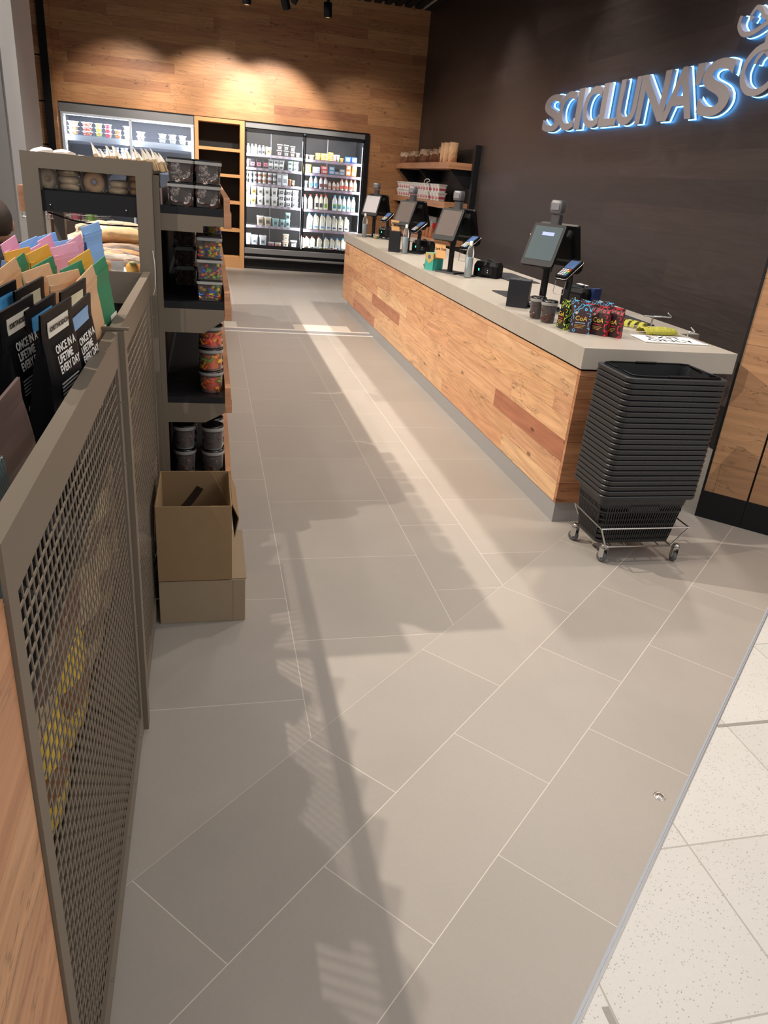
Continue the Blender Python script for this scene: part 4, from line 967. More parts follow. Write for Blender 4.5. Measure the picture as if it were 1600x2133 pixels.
# bagels
def torus(mb, c, R_, r, Mx=None, mi=0, seg=18, sg_=8, sq=.85):
    rings = []
    for i in range(seg+1):
        a = 2*PI*i/seg
        rings.append([(c[0]+(R_+r*math.cos(b))*math.cos(a), c[1]+(R_+r*math.cos(b))*math.sin(a), c[2]+r*sq*math.sin(b)) for b in [2*PI*k/sg_ for k in range(sg_)]])
    mb.loft(rings, mi, False, False, True, M=Mx)
bag = plain('glazed_bagel', '#dda974', .35, 0, .5, .45, 45); bag2 = plain('pale_bagel_crust', '#e2c39c', .4, 0, .5, .4, 45)
def bagel(x, y, z, mode, label, m_):
    t = thing('bagel_packet', label, 'bagel packet', (x, y, z), 0, 'packets of bagels in the frame window')
    mb = MB()
    if mode == 'front': torus(mb, (0,0,0), .022, .015, Matrix.Translation((0,0,.037)) @ Matrix.Rotation(PI/2-.1, 4, 'X'))
    elif mode == 'side': torus(mb, (0,0,0), .020, .015, Matrix.Translation((0,0,.036)) @ Matrix.Rotation(.6, 4, 'Z') @ Matrix.Rotation(PI/2, 4, 'X'))
    else:
        for k in range(2 if mode == 'two' else 3): torus(mb, (random.uniform(-.003,.003), 0, .013+.024*k), .023, .014, Matrix.Rotation(random.uniform(-.06,.06), 4, 'X'))
    mb.build('bagels', m_, t, world=False)
    mb = MB(); rnd = random.Random(int(x*1000))
    mb.loft([[(p[0]+rnd.uniform(-.003,.003), p[1]+rnd.uniform(-.003,.003), p[2]) for p in rrect(.084*k, .075*k, .03*k, z_, 4)] for z_, k in ((.0005,.85),(.02,1),(.045,1),(.066,.9),(.071,.5))], 0, sm=True)
    mb.build('film_wrap', M['film'], t, world=False)
bagel(-.532, 2.90, 1.384, 'side', 'packet with one bagel seen on edge at the left end of the frame window', bag2)
bagel(-.462, 2.90, 1.384, 'three', 'packet of stacked bagels second from the left in the frame window', bag2)
bagel(-.382, 2.89, 1.384, 'front', 'bagel packet with round bagel hole facing out, centre of the frame window', bag)
bagel(-.303, 2.90, 1.384, 'two', 'packet of two stacked bagels right of the centre one', bag2)
bagel(-.238, 2.905, 1.384, 'three', 'dark packet of bagels at the right end of the frame window', bag)

# bread bags on the frame
wrp = plain('bread_film', '#e4dbcf', .4, 0, .5, .25, 60); wrp2 = plain('wrap_bread', '#c4a884', .6, 0, .3, .35, 80)
def wedge():
    mb = MB(); mb.loft([[(-.006,-.03,0),(.006,-.03,0),(.006,.03,0),(-.006,.03,0)], [(-.005,-.022,.035),(.006,-.022,.035),(.006,.022,.035),(-.005,.022,.035)]], 0)
    mb.loft([[(-.006,-.022,.032),(.007,-.022,.032),(.007,.022,.032),(-.006,.022,.032)], [(-.004,-.008,.058),(.001,-.008,.058),(.001,.008,.058),(-.004,.008,.058)], [(-.006,-.006,.068),(-.004,-.006,.068),(-.004,.006,.068),(-.006,.006,.068)]], 1)
    return mb, [wrp2, wrp]
wg = mesh_of('wedge', wedge)
for i in range(17):
    o = put(wg, 'flatbread_bag', (-.368 + i*.0138, 2.93+.01*(i%3), 1.473), 'upright flatbread bag on the frame top, %s from the left' % ORD[i], 'bread bag', 'upright flatbread bags on the frame top', random.uniform(-.4,.4), (1,1,random.uniform(.85,1.08)))
    o.rotation_euler.y = -.25+random.uniform(-.15,.15)
def flatb():
    mb = MB(); rnd = random.Random(5); rings = []
    for k in range(7):
        x = -.045+.015*k; hh = .008+.009*math.sin(PI*k/6); rings.append([(x,-.03,0),(x,.03,0),(x,.03,hh),(x+rnd.uniform(-.003,.003),0,hh*1.5+rnd.uniform(0,.003)),(x,-.03,hh)])
    mb.loft(rings, 0); return mb, [wrp]
fm = mesh_of('flatb', flatb)
for i, (x, rz, ry) in enumerate(((-.56,.3,-.35),(-.50,-.3,-.25),(-.43,.2,.1),(-.46,1.0,0))):
    o = put(fm, 'flatbread_packet', (x, 2.95+.03*i, 1.474+(.012 if i < 2 else 0)), 'flat bread packet lying on the left part of the frame top, %s from the left' % ORD[i], 'bread bag', 'flat bread packets on the frame top', rz); o.rotation_euler.y = ry

# bread table with pastry packs behind the frame
t = thing('bread_table', 'low bronze table behind the bagel frame piled with wrapped bread and pastries', 'table', (-.40, 3.8, 0))
mbx('table_top', M['steel'], t, (-.75,-.20,3.32,4.6,1.02,1.05))
for xx in (-.73,-.24):
    for yy in (3.34, 4.56): mbx('leg', M['steel'], t, (xx,xx+.03,yy,yy+.03,0,1.02))
mbx('side_panel', M['black_metal'], t, (-.75,-.20,3.33,3.335,.1,1.02))
def loaf(L_, r, m_, seed, ribsn=0):
    def fn():
        mb = MB(); rnd = random.Random(seed); n_ = 14; rings = []
        for k in range(n_+1):
            f = k/n_; rr = r*max(.12, math.sin(PI*min(max(f,.04),.96)))**.35*(1+(.06 if ribsn and k % 2 else 0))
            rings.append([(L_*(f-.5), rr*math.cos(2*PI*i/12)*1.15, rr*.85+rr*.85*math.sin(2*PI*i/12)) for i in range(12)])
        mb.loft(rings, 0, sm=True)
        return mb, [m_]
    return mesh_of('loaf%d%s%.2f' % (seed, m_.name, L_), fn)
def crinkle(L_, W2, H2, seed):
    def fn():
        mb = MB(); rnd = random.Random(seed); rings = []
        for k in range(11):
            f = k/10; kk = max(.15, math.sin(PI*min(max(f,.03),.97))**.4)
            rings.append([(L_*(f-.5)+rnd.uniform(-.006,.006), W2/2*kk*math.cos(2*PI*i/16)*rnd.uniform(.93,1.07), H2/2+H2/2*kk*math.sin(2*PI*i/16)*rnd.uniform(.92,1.08)) for i in range(16)])
        mb.loft(rings, 0); return mb, [M['film']]
    return mesh_of('cr%d' % seed, fn)
bread = plain('baked_crust', '#c08a4e', .6, 0, .3, .4, 30); bread2 = plain('pale_bread', '#d9b98a', .6, 0, .3, .3, 40)
LV = [(-.62,3.68,1.052,.30,.055,bread2,1.45,'wrapped pale loaf at the back left of the bread pile'), (-.41,3.80,1.052,.32,.055,bread,.1,'long wrapped baguette pack across the back of the bread pile'), (-.385,3.62,1.052,.28,.05,bread,.05,'wrapped seeded loaf in the middle of the bread pile'), (-.44,3.52,1.052,.22,.045,bread2,.5,'wrapped rolls at the left front of the bread pile'), (-.41,3.72,1.150,.30,.045,bread2,.0,'wrapped loaf on top of the bread pile'), (-.52,3.78,1.10,.3,.045,bread2,.9,'wrapped loaf leaning at the far left of the pile')]
for i, (x, y, z, L_, r, m_, rz, lab) in enumerate(LV):
    t = thing('bread_pack', lab, 'bread', (x, y, z), rz, 'wrapped breads on the bread table')
    o = bpy.data.objects.new('loaf', loaf(L_, r, m_, 1+i % 3)); COL.objects.link(o); o.parent = t
    o = bpy.data.objects.new('plastic_wrap', crinkle(L_*1.15, r*2.9, r*2.1, 30+i)); COL.objects.link(o); o.parent = t
t = thing('pastry_tray', 'wrapped tray of pastries with red and white label before the bread pile', 'pastry pack', (-.375, 3.41, 1.051), .04)
mb = MB(); mb.loft([rrect(.26,.11,.01,0), rrect(.28,.13,.01,.016)], 0); mb.build('tray', M['white'], t, world=False)
for k, (x, m_) in enumerate(((-.10, bread2), (-.055, bread), (.055, plain('custard_bun', '#d8a54a', .5, var=.3)), (.10, bread))):
    mb = MB(); mb.lathe([(.026,0),(.03,.012),(.026,.03),(.012,.042),(.002,.045)], 14, (x, -.01*(k%2), .014)); p = mb.build('pastry', m_, t, world=False)
mb = MB(); mb.ell((.057,-.02,.052),(.016,.014,.007)); mb.build('pistachio_topping', cm('#5d7a34'), t, world=False)
mb = MB(); mb.loft([[(-.028,-.066,.012),(.022,-.066,.012),(.022,-.064,.012),(-.028,-.064,.012)], [(-.028,-.05,.062),(.022,-.05,.062),(.022,-.048,.062),(-.028,-.048,.062)]], 0); mb.build('label', M['paper'], t, world=False)
mb = MB(); mb.loft([[(-.028,-.0525,.05),(.022,-.0525,.05),(.022,-.051,.05),(-.028,-.051,.05)], [(-.028,-.0475,.066),(.022,-.0475,.066),(.022,-.046,.066),(-.028,-.046,.066)]], 0); mb.build('red_label_band', cm('#b5263a'), t, world=False)
o = bpy.data.objects.new('plastic_wrap', crinkle(.34, .15, .085, 44)); COL.objects.link(o); o.parent = t
spot((-.9, 3.9, 3.95), (-.4, 3.55, 1.1), 60, (1,.95,.88), 40, .6)

# wire basket stand seen through the frame at left
t = thing('wire_basket_stand', 'chrome wire basket on an A-frame stand seen through the frame window', 'stand', (-.98, 5.3, 0))
mb = MB()
for z in (1.13, 1.16, 1.19): mb.tube([(-1.12,5.2,z),(-.62,5.2,z),(-.62,5.5,z),(-1.12,5.5,z)], .003, 5, 0, True)
for k in range(18): mb.tube([(-1.12+.029*k,5.2,1.12),(-1.12+.029*k,5.2,1.19)], .0015, 4)
for k in range(18): mb.tube([(-1.12+.029*k,5.2,1.12),(-1.12+.029*k,5.5,1.12)], .0015, 4)
mb.build('wire_basket', M['chrome'], t)
for s_ in (-1, 1):
    mb = MB(); mb.tube([(-.92,5.3,1.12),(-.92+s_*.14,5.3,0)], .012, 8); mb.build('leg', M['chrome'], t)
mb = MB(); mb.box(-.98,-.74,5.75,5.98,0,1.09)
o = mb.build('stacked_cartons', cm('#4a3d36'), None, origin=(-.86,5.86,0)); tag(o, 'dark printed carton standing behind the wire basket stand', 'box')
for i, (x, c_) in enumerate(((-1.05,'#5f8a3a'),(-.95,'#a8323a'),(-.83,'#b05a6a'),(-.74,'#7a9a50'))):
    put(cup(.04,.06,c_,c_), 'produce_punnet', (x, 5.35, 1.122), 'small %s punnet in the wire basket, %s from the left' % (('green','red','pink','pale green')[i], ORD[i]), 'punnet', 'punnets in the wire basket')

# gondola with candy tubs
GX0, GX1 = -.186, .050
def gondola(y0, y1, label):
    t = thing('candy_gondola', label, 'shelf unit', (-.07, (y0+y1)/2, 0))
    mbx('back_panel', M['matte_black'], t, (GX0,GX0+.005,y0,y1,.05,1.36))
    mbx('upright', M['steel'], t, (GX0,GX0+.02,y0-.02,y0-.004,0,1.46)); mbx('upright', M['steel'], t, (GX0+.006,GX0+.02,y1-.05,y1-.01,0,1.36))
    for k, (zt, zb) in enumerate(((1.366,1.285),(1.042,.93),(.682,.580),(.335,.25))):
        s_ = mbx('shelf', M['black_metal'], t, (GX0,GX1,y0,y1,zt-.025,zt))
        for yy in (y0-.003, y1-.01):
            mb = MB(); mb.prism([(GX0,zt-.025),(GX1,zt-.025),(GX1,zt-.062),(GX1-.075,zb),(GX0,zb)] if k else [(GX0,zt-.025),(GX1,zt-.025),(GX1,zt-.055),(GX1-.072,zt-.058),(GX1-.072,zb),(GX0,zb)], 'y', yy, yy+.012)
            b_ = mb.build('bracket', M['steel'], t); b_.parent = s_
        e = mbx('timber_edge', M['wood_trim'], t, (GX1+.001,GX1+.022,y0-.003,y1,zt-.062,zt+.038), (GX1+.022,GX1+.027,y0-.003,y1,zt-.062,zt-.01)); e.parent = s_
    mbx('plinth', M['steel'], t, (GX0,GX1-.02,y0+.01,y1,0,.10))
    return t
gondola(2.853, 4.925, 'bronze and timber-edged gondola shelving with candy tubs, nearest bay')
gondola(4.96, 7.025, 'bronze and timber-edged gondola shelving, middle bay behind the near one')
gondola(7.06, 9.15, 'bronze and timber-edged gondola shelving, farthest bay')
mb = MB(); mb.box(-.165,-.160,2.87,3.3,1.367,1.42); pass
o = mb.build('shelf_divider', cm('#b79c97', .3), None, origin=(-.1,3.0,1.367)); tag(o, 'pinkish clear divider on the top gondola shelf beside the chocolate tubs', 'divider')
mb = MB(); mb.tube(smooth([(-.193,2.79,1.22),(-.188,2.79,1.17),(-.19,2.79,1.10),(-.198,2.79,1.07)],5), .0012, 5)
o = mb.build('dangling_wire', M['white'], None, origin=(-.193,2.79,1.15)); tag(o, 'thin pale wire dangling beside the frame post', 'wire')

M['lid'] = plain('glossy_black_lid', '#08080a', .18, 0, .6)
PKC = []
def sq_tub(h=.076, w_=.092):
    t = thing('candy_tub', 'tub', 'tub'); t['pk'] = 'p%d' % len(PKC); PKC.append(1)
    mb = MB(); mb.loft([rrect(w_*.86,w_*.86,.012,0), rrect(w_*.95,w_*.95,.012,h*.86)], 0, True, False, True); mb.build('clear_body', M['clear'], t, world=False)
    mb = MB(); mb.loft([rrect(w_,w_,.012,h*.78), rrect(w_*1.02,w_*1.02,.012,h*.80), rrect(w_*1.02,w_*1.02,.012,h*.92)], 0, False, False); mb.build('rim', M['milkrim'], t, world=False)
    mb = MB(); mb.loft([rrect(w_,w_,.012,h*.90), rrect(w_*1.0,w_*1.0,.012,h*.985), rrect(w_*.93,w_*.93,.01,h)], 0); mb.build('lid', M['lid'], t, world=False)
    return t
def rd_tub(h=.087, r=.047):
    t = thing('candy_tub', 'tub', 'tub'); t['pk'] = 'p%d' % len(PKC); PKC.append(1)
    mb = MB(); mb.lathe([(r*.84,0),(r*.95,h*.84)], 24, cap1=False); mb.build('clear_body', M['clear'], t, world=False)
    mb = MB(); mb.lathe([(r,h*.78),(r*1.03,h*.8),(r*1.03,h*.92)], 24, cap0=False, cap1=False); mb.build('rim', M['milkrim'], t, world=False)
    mb = MB(); mb.lathe([(r*1.0,h*.9),(r*1.0,h*.98),(r*.9,h),(r*.86,h*.985)], 24); mb.build('lid', M['lid'], t, world=False)
    return t
def freckle(seed):
    def fn():
        rnd = random.Random(seed); mb = MB(); mb.loft([rrect(.072,.072,.01,.003), rrect(.078,.078,.01,.056)], 0)
        for i in range(15):
            a = rnd.uniform(-.03,.03); z = rnd.uniform(.012,.05); f = rnd.random() < .45
            for sgn in (0, 1):
                c = (a, -.0385-z*.03) if not sgn else (.0385+z*.03, a)
                Mx = Matrix.Translation((c[0], c[1], z)) @ (Matrix.Rotation(PI/2, 4, 'X') if not sgn else Matrix.Rotation(PI/2, 4, 'Y'))
                mb.lathe([(.0145,-.0015),(.0155,0),(.0145,.0012)], 14, mi=2 if f else 1, M=Mx)
        return mb, [M['choc'], M['sprinkle'], M['choc']]
    return mesh_of('freckle%d' % seed, fn)
k = N('white_sprinkles_on_chocolate'); vec, _ = k.obj(); vo = k.n('ShaderNodeTexVoronoi'); vo.inputs['Scale'].default_value = 420; k.lk(vec, vo.inputs['Vector'])
sp_ = k.n('ShaderNodeSeparateColor'); k.lk(vo.outputs['Color'], sp_.inputs[0])
k.lk(k.mix(k.m('LESS_THAN', sp_.outputs[0], .5), L('#3b2119'), L('#d9c9bf')), k.b.inputs['Base Color']); M['sprinkle'] = k.mat
MMC = ['#1f6fd0','#e8402c','#f5a02a','#f2d42a','#7cc242','#2a58b8','#e86a2a']
def mms(seed, fill=.055):
    def fn():
        rnd = random.Random(seed); mb = MB()
        for i in range(75):
            x = rnd.uniform(-.036,.036); y = rnd.uniform(-.036,.036)
            if rnd.random() < .6: 
                if rnd.random() < .5: y = -.036+rnd.uniform(0,.006)
                else: x = .036-rnd.uniform(0,.006)
            z = rnd.uniform(.006, fill*(.6+.4*rnd.random()))
            Mx = Matrix.Translation((x,y,z)) @ Matrix.Rotation(rnd.uniform(0,6), 4, 'Z') @ Matrix.Rotation(rnd.uniform(0,1.5), 4, 'X')
            mb.ell((0,0,0), (.0082,.0082,.0046), rnd.randrange(7), 8, 5, Mx)
        return mb, [cm(c, .25) for c in MMC]
    return mesh_of('mm%d' % seed, fn)
def balls(seed, col):
    def fn():
        rnd = random.Random(seed); mb = MB()
        for i in range(26): mb.ell((rnd.uniform(-.03,.03), rnd.uniform(-.032,-.02) if i % 2 else rnd.uniform(-.03,.03), rnd.uniform(.012,.056)), (.011,.011,.011), 0, 8, 6)
        return mb, [plain('choc_ball', col, .3)]
    return mesh_of('ball%d' % seed, fn)
def jelly(seed, cols_):
    def fn():
        rnd = random.Random(seed); mb = MB()
        for i in range(22):
            a = rnd.uniform(0, 2*PI); z = rnd.uniform(.01,.06); b = a+rnd.uniform(.4,1.1); rr = .036+z*.04
            mb.tube([(rr*math.cos(a), rr*math.sin(a), z), (rr*math.cos((a+b)/2), rr*math.sin((a+b)/2), z+rnd.uniform(-.015,.015)), (rr*math.cos(b), rr*math.sin(b), z+rnd.uniform(-.02,.02))], .006, 6, rnd.randrange(len(cols_)))
        mb.lathe([(.030,.004),(.034,.058)], 14, mi=0)
        return mb, [cm(c, .3) for c in cols_]
    return mesh_of('jel%d' % seed, fn)
def chunks(seed, col='#4a2b20', h=.07, r=.036):
    def fn():
        rnd = random.Random(seed); mb = MB(); mb.lathe([(r*.88,.004),(r*.95,h)], 14, mi=0)
        for i in range(22):
            a = rnd.uniform(0, 2*PI); z = rnd.uniform(.014,h-.004)
            Mx = Matrix.Translation((r*.95*math.cos(a), r*.95*math.sin(a), z)) @ Matrix.Rotation(a, 4, 'Z') @ Matrix.Rotation(rnd.uniform(-1,1), 4, 'X')
            mb.ell((0,0,0), (.006,.016,.010), 1, 8, 5, Mx)
        return mb, [M['choc'], plain('dark_choc_piece', col, .35, var=.3)]
    return mesh_of('chk%d%s%.3f%.3f' % (seed, col, h, r), fn)
SQ = sq_tub(); RD = rd_tub(); RD4 = rd_tub(.103, .045)
FIRST = {}
def place_tub(proto, loc, content, name, label, group, rz=0, cname='sweets'):
    key = proto['pk']
    if key not in FIRST: FIRST[key] = 1; t = proto; t.location = loc; t.rotation_euler = (0,0,rz); t['label'] = label; t['group'] = group
    else: 
        t = proto.copy(); COL.objects.link(t); t.location = loc; t.rotation_euler = (0,0,rz); t['label'] = label; t['group'] = group
        for ch in [c for c in proto.children if c.name.split('.')[0] in ('clear_body','rim','lid')]:
            c = ch.copy(); COL.objects.link(c); c.parent = t
    t.name = name; t['category'] = 'tub'
    o = bpy.data.objects.new(cname, content); COL.objects.link(o); o.parent = t
    return t
LVL = ['bottom','second','third','fourth','fifth']
def depth(i): return 'front row' if i == 0 else '%s row back' % ORD[i]
# shelf 1: freckle tubs 2 wide x 2 high
for d in range(12):
    for cx, sd in ((-.096,'left'),(-.0015,'right')):
        for k in range(2):
            place_tub(SQ, (cx+random.uniform(-.002,.002), 2.925+.1*d, 1.368+k*.0775), freckle(1+(d*4+k*2+(cx>0)) % 4), 'chocolate_freckle_tub', 'square chocolate freckle tub, top gondola shelf, %s layer, %s column, %s' % (('lower','upper')[k], sd, depth(d)), 'chocolate freckle tubs on the top gondola shelf', random.uniform(-.04,.04), 'chocolate_freckles')
# shelf 2: colourful sweets and choc balls
for d in range(5):
    n_ = 3 if d == 0 else 4
    for k in range(n_): place_tub(SQ, (-.0015, 2.925+.1*d, 1.044+k*.0765), mms((d*3+k) % 4, .05 if k else .06), 'candy_tub', 'square tub of coloured candy buttons, second gondola shelf, %s layer, %s' % (LVL[k], depth(d)), 'coloured candy tubs on the second gondola shelf', random.uniform(-.03,.03), 'candy_buttons')
for d in range(4):
    for k in range(4 if d else 3): place_tub(SQ, (-.100, 3.31+.1*d, 1.044+k*.0765), balls(1+d % 2, '#5a2a22'), 'chocolate_ball_tub', 'square tub of chocolate balls, second gondola shelf, %s layer, %s' % (LVL[k], depth(d)), 'chocolate ball tubs on the second gondola shelf', random.uniform(-.03,.03), 'chocolate_balls')
# shelf 3: jelly
for d in range(5):
    for k in range(3): place_tub(RD, (-.001, 2.95+.103*d, .6838+k*.0885), jelly((d+k) % 3, (('#e8452c','#f0a030','#e85a3a'),('#e86a2a','#f2c02a','#8ab43a'),('#e85a2a','#9ab04a','#e88a30'))[2-k] if d < 2 else ('#e8452c','#f0a030')), 'jelly_tub', 'round tub of jelly sweets, third gondola shelf, %s layer, %s' % (LVL[k], depth(d)), 'jelly sweet tubs on the third gondola shelf', 0, 'jelly_sweets')
# shelf 4: big choc tubs
for d in range(4):
    for cx, sd in ((-.112,'left'),(.002,'right')):
        for k in range(2): place_tub(RD4, (cx, 2.95+.105*d+(.0 if cx > 0 else .01), .336+k*.1035), chunks(1+(d+k) % 3), 'chocolate_tub', 'round dark chocolate tub, lowest gondola shelf, %s layer, %s column, %s' % (('lower','upper')[k], sd, depth(d)), 'dark chocolate tubs on the lowest gondola shelf', 0, 'chocolates')

# ------------------------------------------------------------------ cardboard boxes
def openbox(t, x0, x1, y0, y1, z0, z1, mat, th=.004, flaps=True):
    mbx('front_wall', mat, t, (x0,x1,y0,y0+th,z0,z1)); mbx('back_wall', mat, t, (x0,x1,y1-th,y1,z0,z1))
    mbx('side_wall', mat, t, (x0,x0+th,y0+th,y1-th,z0,z1)); mbx('side_wall', mat, t, (x1-th,x1,y0+th,y1-th,z0,z1))
    mbx('bottom', mat, t, (x0+th,x1-th,y0+th,y1-th,z0,z0+th))
t = thing('cardboard_box', 'lower closed cardboard box on the floor beside the gondola', 'box', (-.04, 2.5, 0))
mb = MB(); mb.box(-.19,.108,2.305,2.70,0,.172); mb.build('carton', M['card2'], t, bev=.002)
mb = MB(); mb.box(.066,.0667,2.3035,2.305,.0,.172); mb.box(-.188,.106,2.4,2.402,.1722,.1728); mb.build('fold_line', cm('#b9a78c', .8), t)
mb = MB(); mb.box(-.188,.112,2.309,2.70,.173,.176); mb.build('lid_flap', M['card2'], t)
t = thing('cardboard_box', 'open brown cardboard box standing on the lower box beside the gondola', 'box', (-.065, 2.47, .177))
openbox(t, -.189, .061, 2.300, 2.625, .1775, .462, M['card'])
mb = MB(); mb.loft([[(.0615,2.33,.455),(.0615,2.60,.455),(.0645,2.60,.456),(.0645,2.33,.456)], [(.084,2.335,.40),(.080,2.59,.41),(.083,2.59,.408),(.087,2.335,.398)], [(.070,2.34,.325),(.066,2.58,.33),(.069,2.58,.328),(.073,2.34,.323)]], 0)
mb.build('side_flap', M['card'], t)
mb = MB(); mb.loft([[(-.1895,2.31,.458),(-.1895,2.6,.458),(-.1925,2.6,.458),(-.1925,2.31,.458)], [(-.193,2.31,.33),(-.193,2.6,.33),(-.196,2.6,.33),(-.196,2.31,.33)]], 0); mb.build('side_flap', M['card'], t)
t = thing('foil_wrapper', 'torn dark foil wrapper sticking up inside the open cardboard box', 'wrapper', (-.10, 2.42, .183)); t.scale = (1.6, 1.6, 1.12)
mb = MB(); rings = []
for k in range(9):
    f = k/8; rings.append([(-.03+.07*f-.012, .02*f, .16+.10*f**1.4), (-.03+.07*f+.012-.01*f, .02*f-.01, .165+.09*f**1.4), (-.03+.07*f+.011-.01*f, .02*f-.008, .163+.09*f**1.4), (-.03+.07*f-.013, .02*f+.002, .158+.10*f**1.4)])
rings.insert(0, [(-.07,-.03,0),(.03,-.03,0),(.03,.03,0),(-.07,.03,0)]); 
mb.loft(rings, 0); mb.build('foil', plain('dark_foil', '#2c211d', .25, .4, .6, .4, 60), t, world=False)

# ------------------------------------------------------------------ basket stack on trolley
t = thing('basket_trolley', 'chrome wire basket trolley on four castors at the end of the counter', 'trolley', (1.885, 2.76, 0))
mb = MB()
a0, a1, c0, c1 = 1.725, 2.055, 2.63, 2.86
mb.tube([(a0,c0,.088),(a1,c0,.088),(a1,c1,.088),(a0,c1,.088)], .0045, 8, 0, True)
u0, u1, w0, w1 = 1.675, 2.118, 2.615, 2.90
mb.tube([(u0,w0,.186),(u1,w0,.186)], .0042, 8); mb.tube([(u0,w0,.186),(u0+.01,w1,.186)], .0042, 8); mb.tube([(u1,w0,.186),(u1,w1,.186)], .0042, 8)
for p, q in (((u0,w0,.186),(a0,c0,.088)), ((u1,w0,.186),(a1,c0,.088)), ((u0+.01,w1,.186),(a0,c1,.088)), ((u1,w1,.186),(a1,c1,.088))): mb.tube([p, q], .0042, 8)
for k in range(4): mb.tube([(a0+.08*k+.03,c0,.090),(a0+.08*k+.03,c1,.090)], .0035, 6)
mb.build('wire_frame', M['chrome'], t)
for i, (x, y, sw) in enumerate(((1.735,2.655,.3),(2.095,2.640,-.2),(1.70,2.875,.5),(2.09,2.875,.1))):
    Mx = Matrix.Translation((x,y,0)) @ Matrix.Rotation(sw, 4, 'Z')
    mb = MB(); mb.lathe([(.012,.074),(.017,.078),(.017,.086),(.010,.090)], 14, M=Mx)
    mb.box(-.014,-.0115,-.014,.014,.028,.076, M=Mx); mb.box(.0115,.014,-.014,.014,.028,.076, M=Mx); mb.box(-.014,.014,-.014,.010,.070,.076, M=Mx)
    cs = mb.build('castor', M['chrome'], t)
    mb = MB(); Mw = Mx @ Matrix.Translation((0,.004,.026)) @ Matrix.Rotation(PI/2, 4, 'Y')
    mb.lathe([(.018,-.009),(.0245,-.008),(.026,0),(.0245,.008),(.018,.009)], 20, M=Mw); wl_ = mb.build('wheel', M['rubber'], t); wl_.parent = cs
    mb = MB(); mb.tube([Mw @ Vector((0,0,-.0125)), Mw @ Vector((0,0,.0125))], .006, 8); hb = mb.build('hub', M['chrome'], t); hb.parent = cs
BW, BD, BH = .475, .300, .252
def basket_body():
    mb = MB(); n_ = 4
    def ringpts(z, f, inset=0): 
        w_ = (.375+(.435-.375)*f)-inset*2; d_ = (.205+(.262-.205)*f)-inset*2; return rrect(w_, d_, .03, z, n_)
    # bottom
    mb.loft([ringpts(0,0), ringpts(.004,0)], 0)
    # horizontal bands
    def band(z0, z1, th=.0016):
        o0, o1 = ringpts(z0, z0/BH), ringpts(z1, z1/BH); i0, i1 = ringpts(z0, z0/BH, th), ringpts(z1, z1/BH, th)
        mb.loft([o0, o1, i1, i0, o0], 0, False, False)
    band(.0, .018); band(.092, .100); band(.155, .163); band(.19, BH)
    # vertical slats
    def slat(x0, y0, x1, y1, wx, wy, z0=.01, z1=.2):
        mb.loft([[(x0-wx,y0-wy,z0),(x0+wx,y0-wy,z0),(x0+wx,y0+wy,z0),(x0-wx,y0+wy,z0)], [(x1-wx,y1-wy,z1),(x1+wx,y1-wy,z1),(x1+wx,y1+wy,z1),(x1-wx,y1+wy,z1)]], 0)
    def at(z, f_): return (.375+(.435-.375)*z/BH)/2, (.205+(.262-.205)*z/BH)/2
    N1, N2 = 30, 18
    xa, ya = at(.01,0); xb, yb = at(.2,0)
    for s_ in (-1, 1):
        for i in range(N1): 
            f_ = (i/(N1-1)-.5)*2*.86; slat(f_*xa, s_*(ya-.0008), f_*xb, s_*(yb-.0008), .0024, .0008)
        for i in range(N2):
            f_ = (i/(N2-1)-.5)*2*.80; slat(s_*(xa-.0008), f_*ya, s_*(xb-.0008), f_*yb, .0008, .0024)
        # solid centre panel
        xb2, yb2 = at(.16,0)
        mb.loft([[(-.075,s_*(yb2-.0016),.16),(.075,s_*(yb2-.0016),.16),(.075,s_*yb2,.16),(-.075,s_*yb2,.16)], [(-.075,s_*(yb-.0016),.2),(.075,s_*(yb-.0016),.2),(.075,s_*yb,.2),(-.075,s_*yb,.2)]], 0)
        mb.loft([[(-.07,s_*(yb2-.006),.105),(.07,s_*(yb2-.006),.105),(.07,s_*(yb2-.002),.105),(-.07,s_*(yb2-.002),.105)], [(-.07,s_*(yb2-.003),.16),(.07,s_*(yb2-.003),.16),(.07,s_*yb2,.16),(-.07,s_*yb2,.16)]], 0) if False else None
    return mb
def basket_rim():
    mb = MB(); o = lambda w_, d_, z: rrect(w_, d_, .035, z, 5)
    mb.loft([o(.437,.264,BH-.004), o(BW-.012,BD-.012,BH-.002), o(BW-.004,BD-.004,BH-.003), o(BW,BD,BH-.006), o(BW-.006,BD-.006,BH-.0215), o(BW-.010,BD-.010,BH-.0215), o(BW-.005,BD-.005,BH-.006), o(.437,.264,BH-.008)], 0, False, False, False)
    for s_ in (-1, 1):
        for xx in (-.075, .075): mb.ell((xx, s_*(BD/2-.003), BH-.013), (.0035,.003,.0025), 1)
    return mb
t = thing('shopping_basket', 'x', 'shopping basket', (1.882, 2.765, .092), 0, 'shopping baskets stacked on the trolley')
basket_body().build('basket_body', M['basket'], t, world=False)
basket_rim().build('rim', [M['basket'], M['matte_black']], t, world=False)
NB = 23
for i in range(1, NB):
    dup(t, (1.882+random.uniform(-.0004,.0004)+.00015*i, 2.765+random.uniform(-.0004,.0004), .092+i*.0238), (0, 0, random.uniform(-.001,.001)), 'black plastic shopping basket, %s' % ('topmost of the stack on the trolley' if i == NB-1 else '%s from the top of the stack on the trolley' % ORD[NB-1-i]))
t['label'] = 'black plastic shopping basket with slotted sides in full view, lowest of the stack'
tb_ = [o for o in COL.objects if o.get('label', '').startswith('black plastic shopping basket, topmost')][0]
mb = MB()
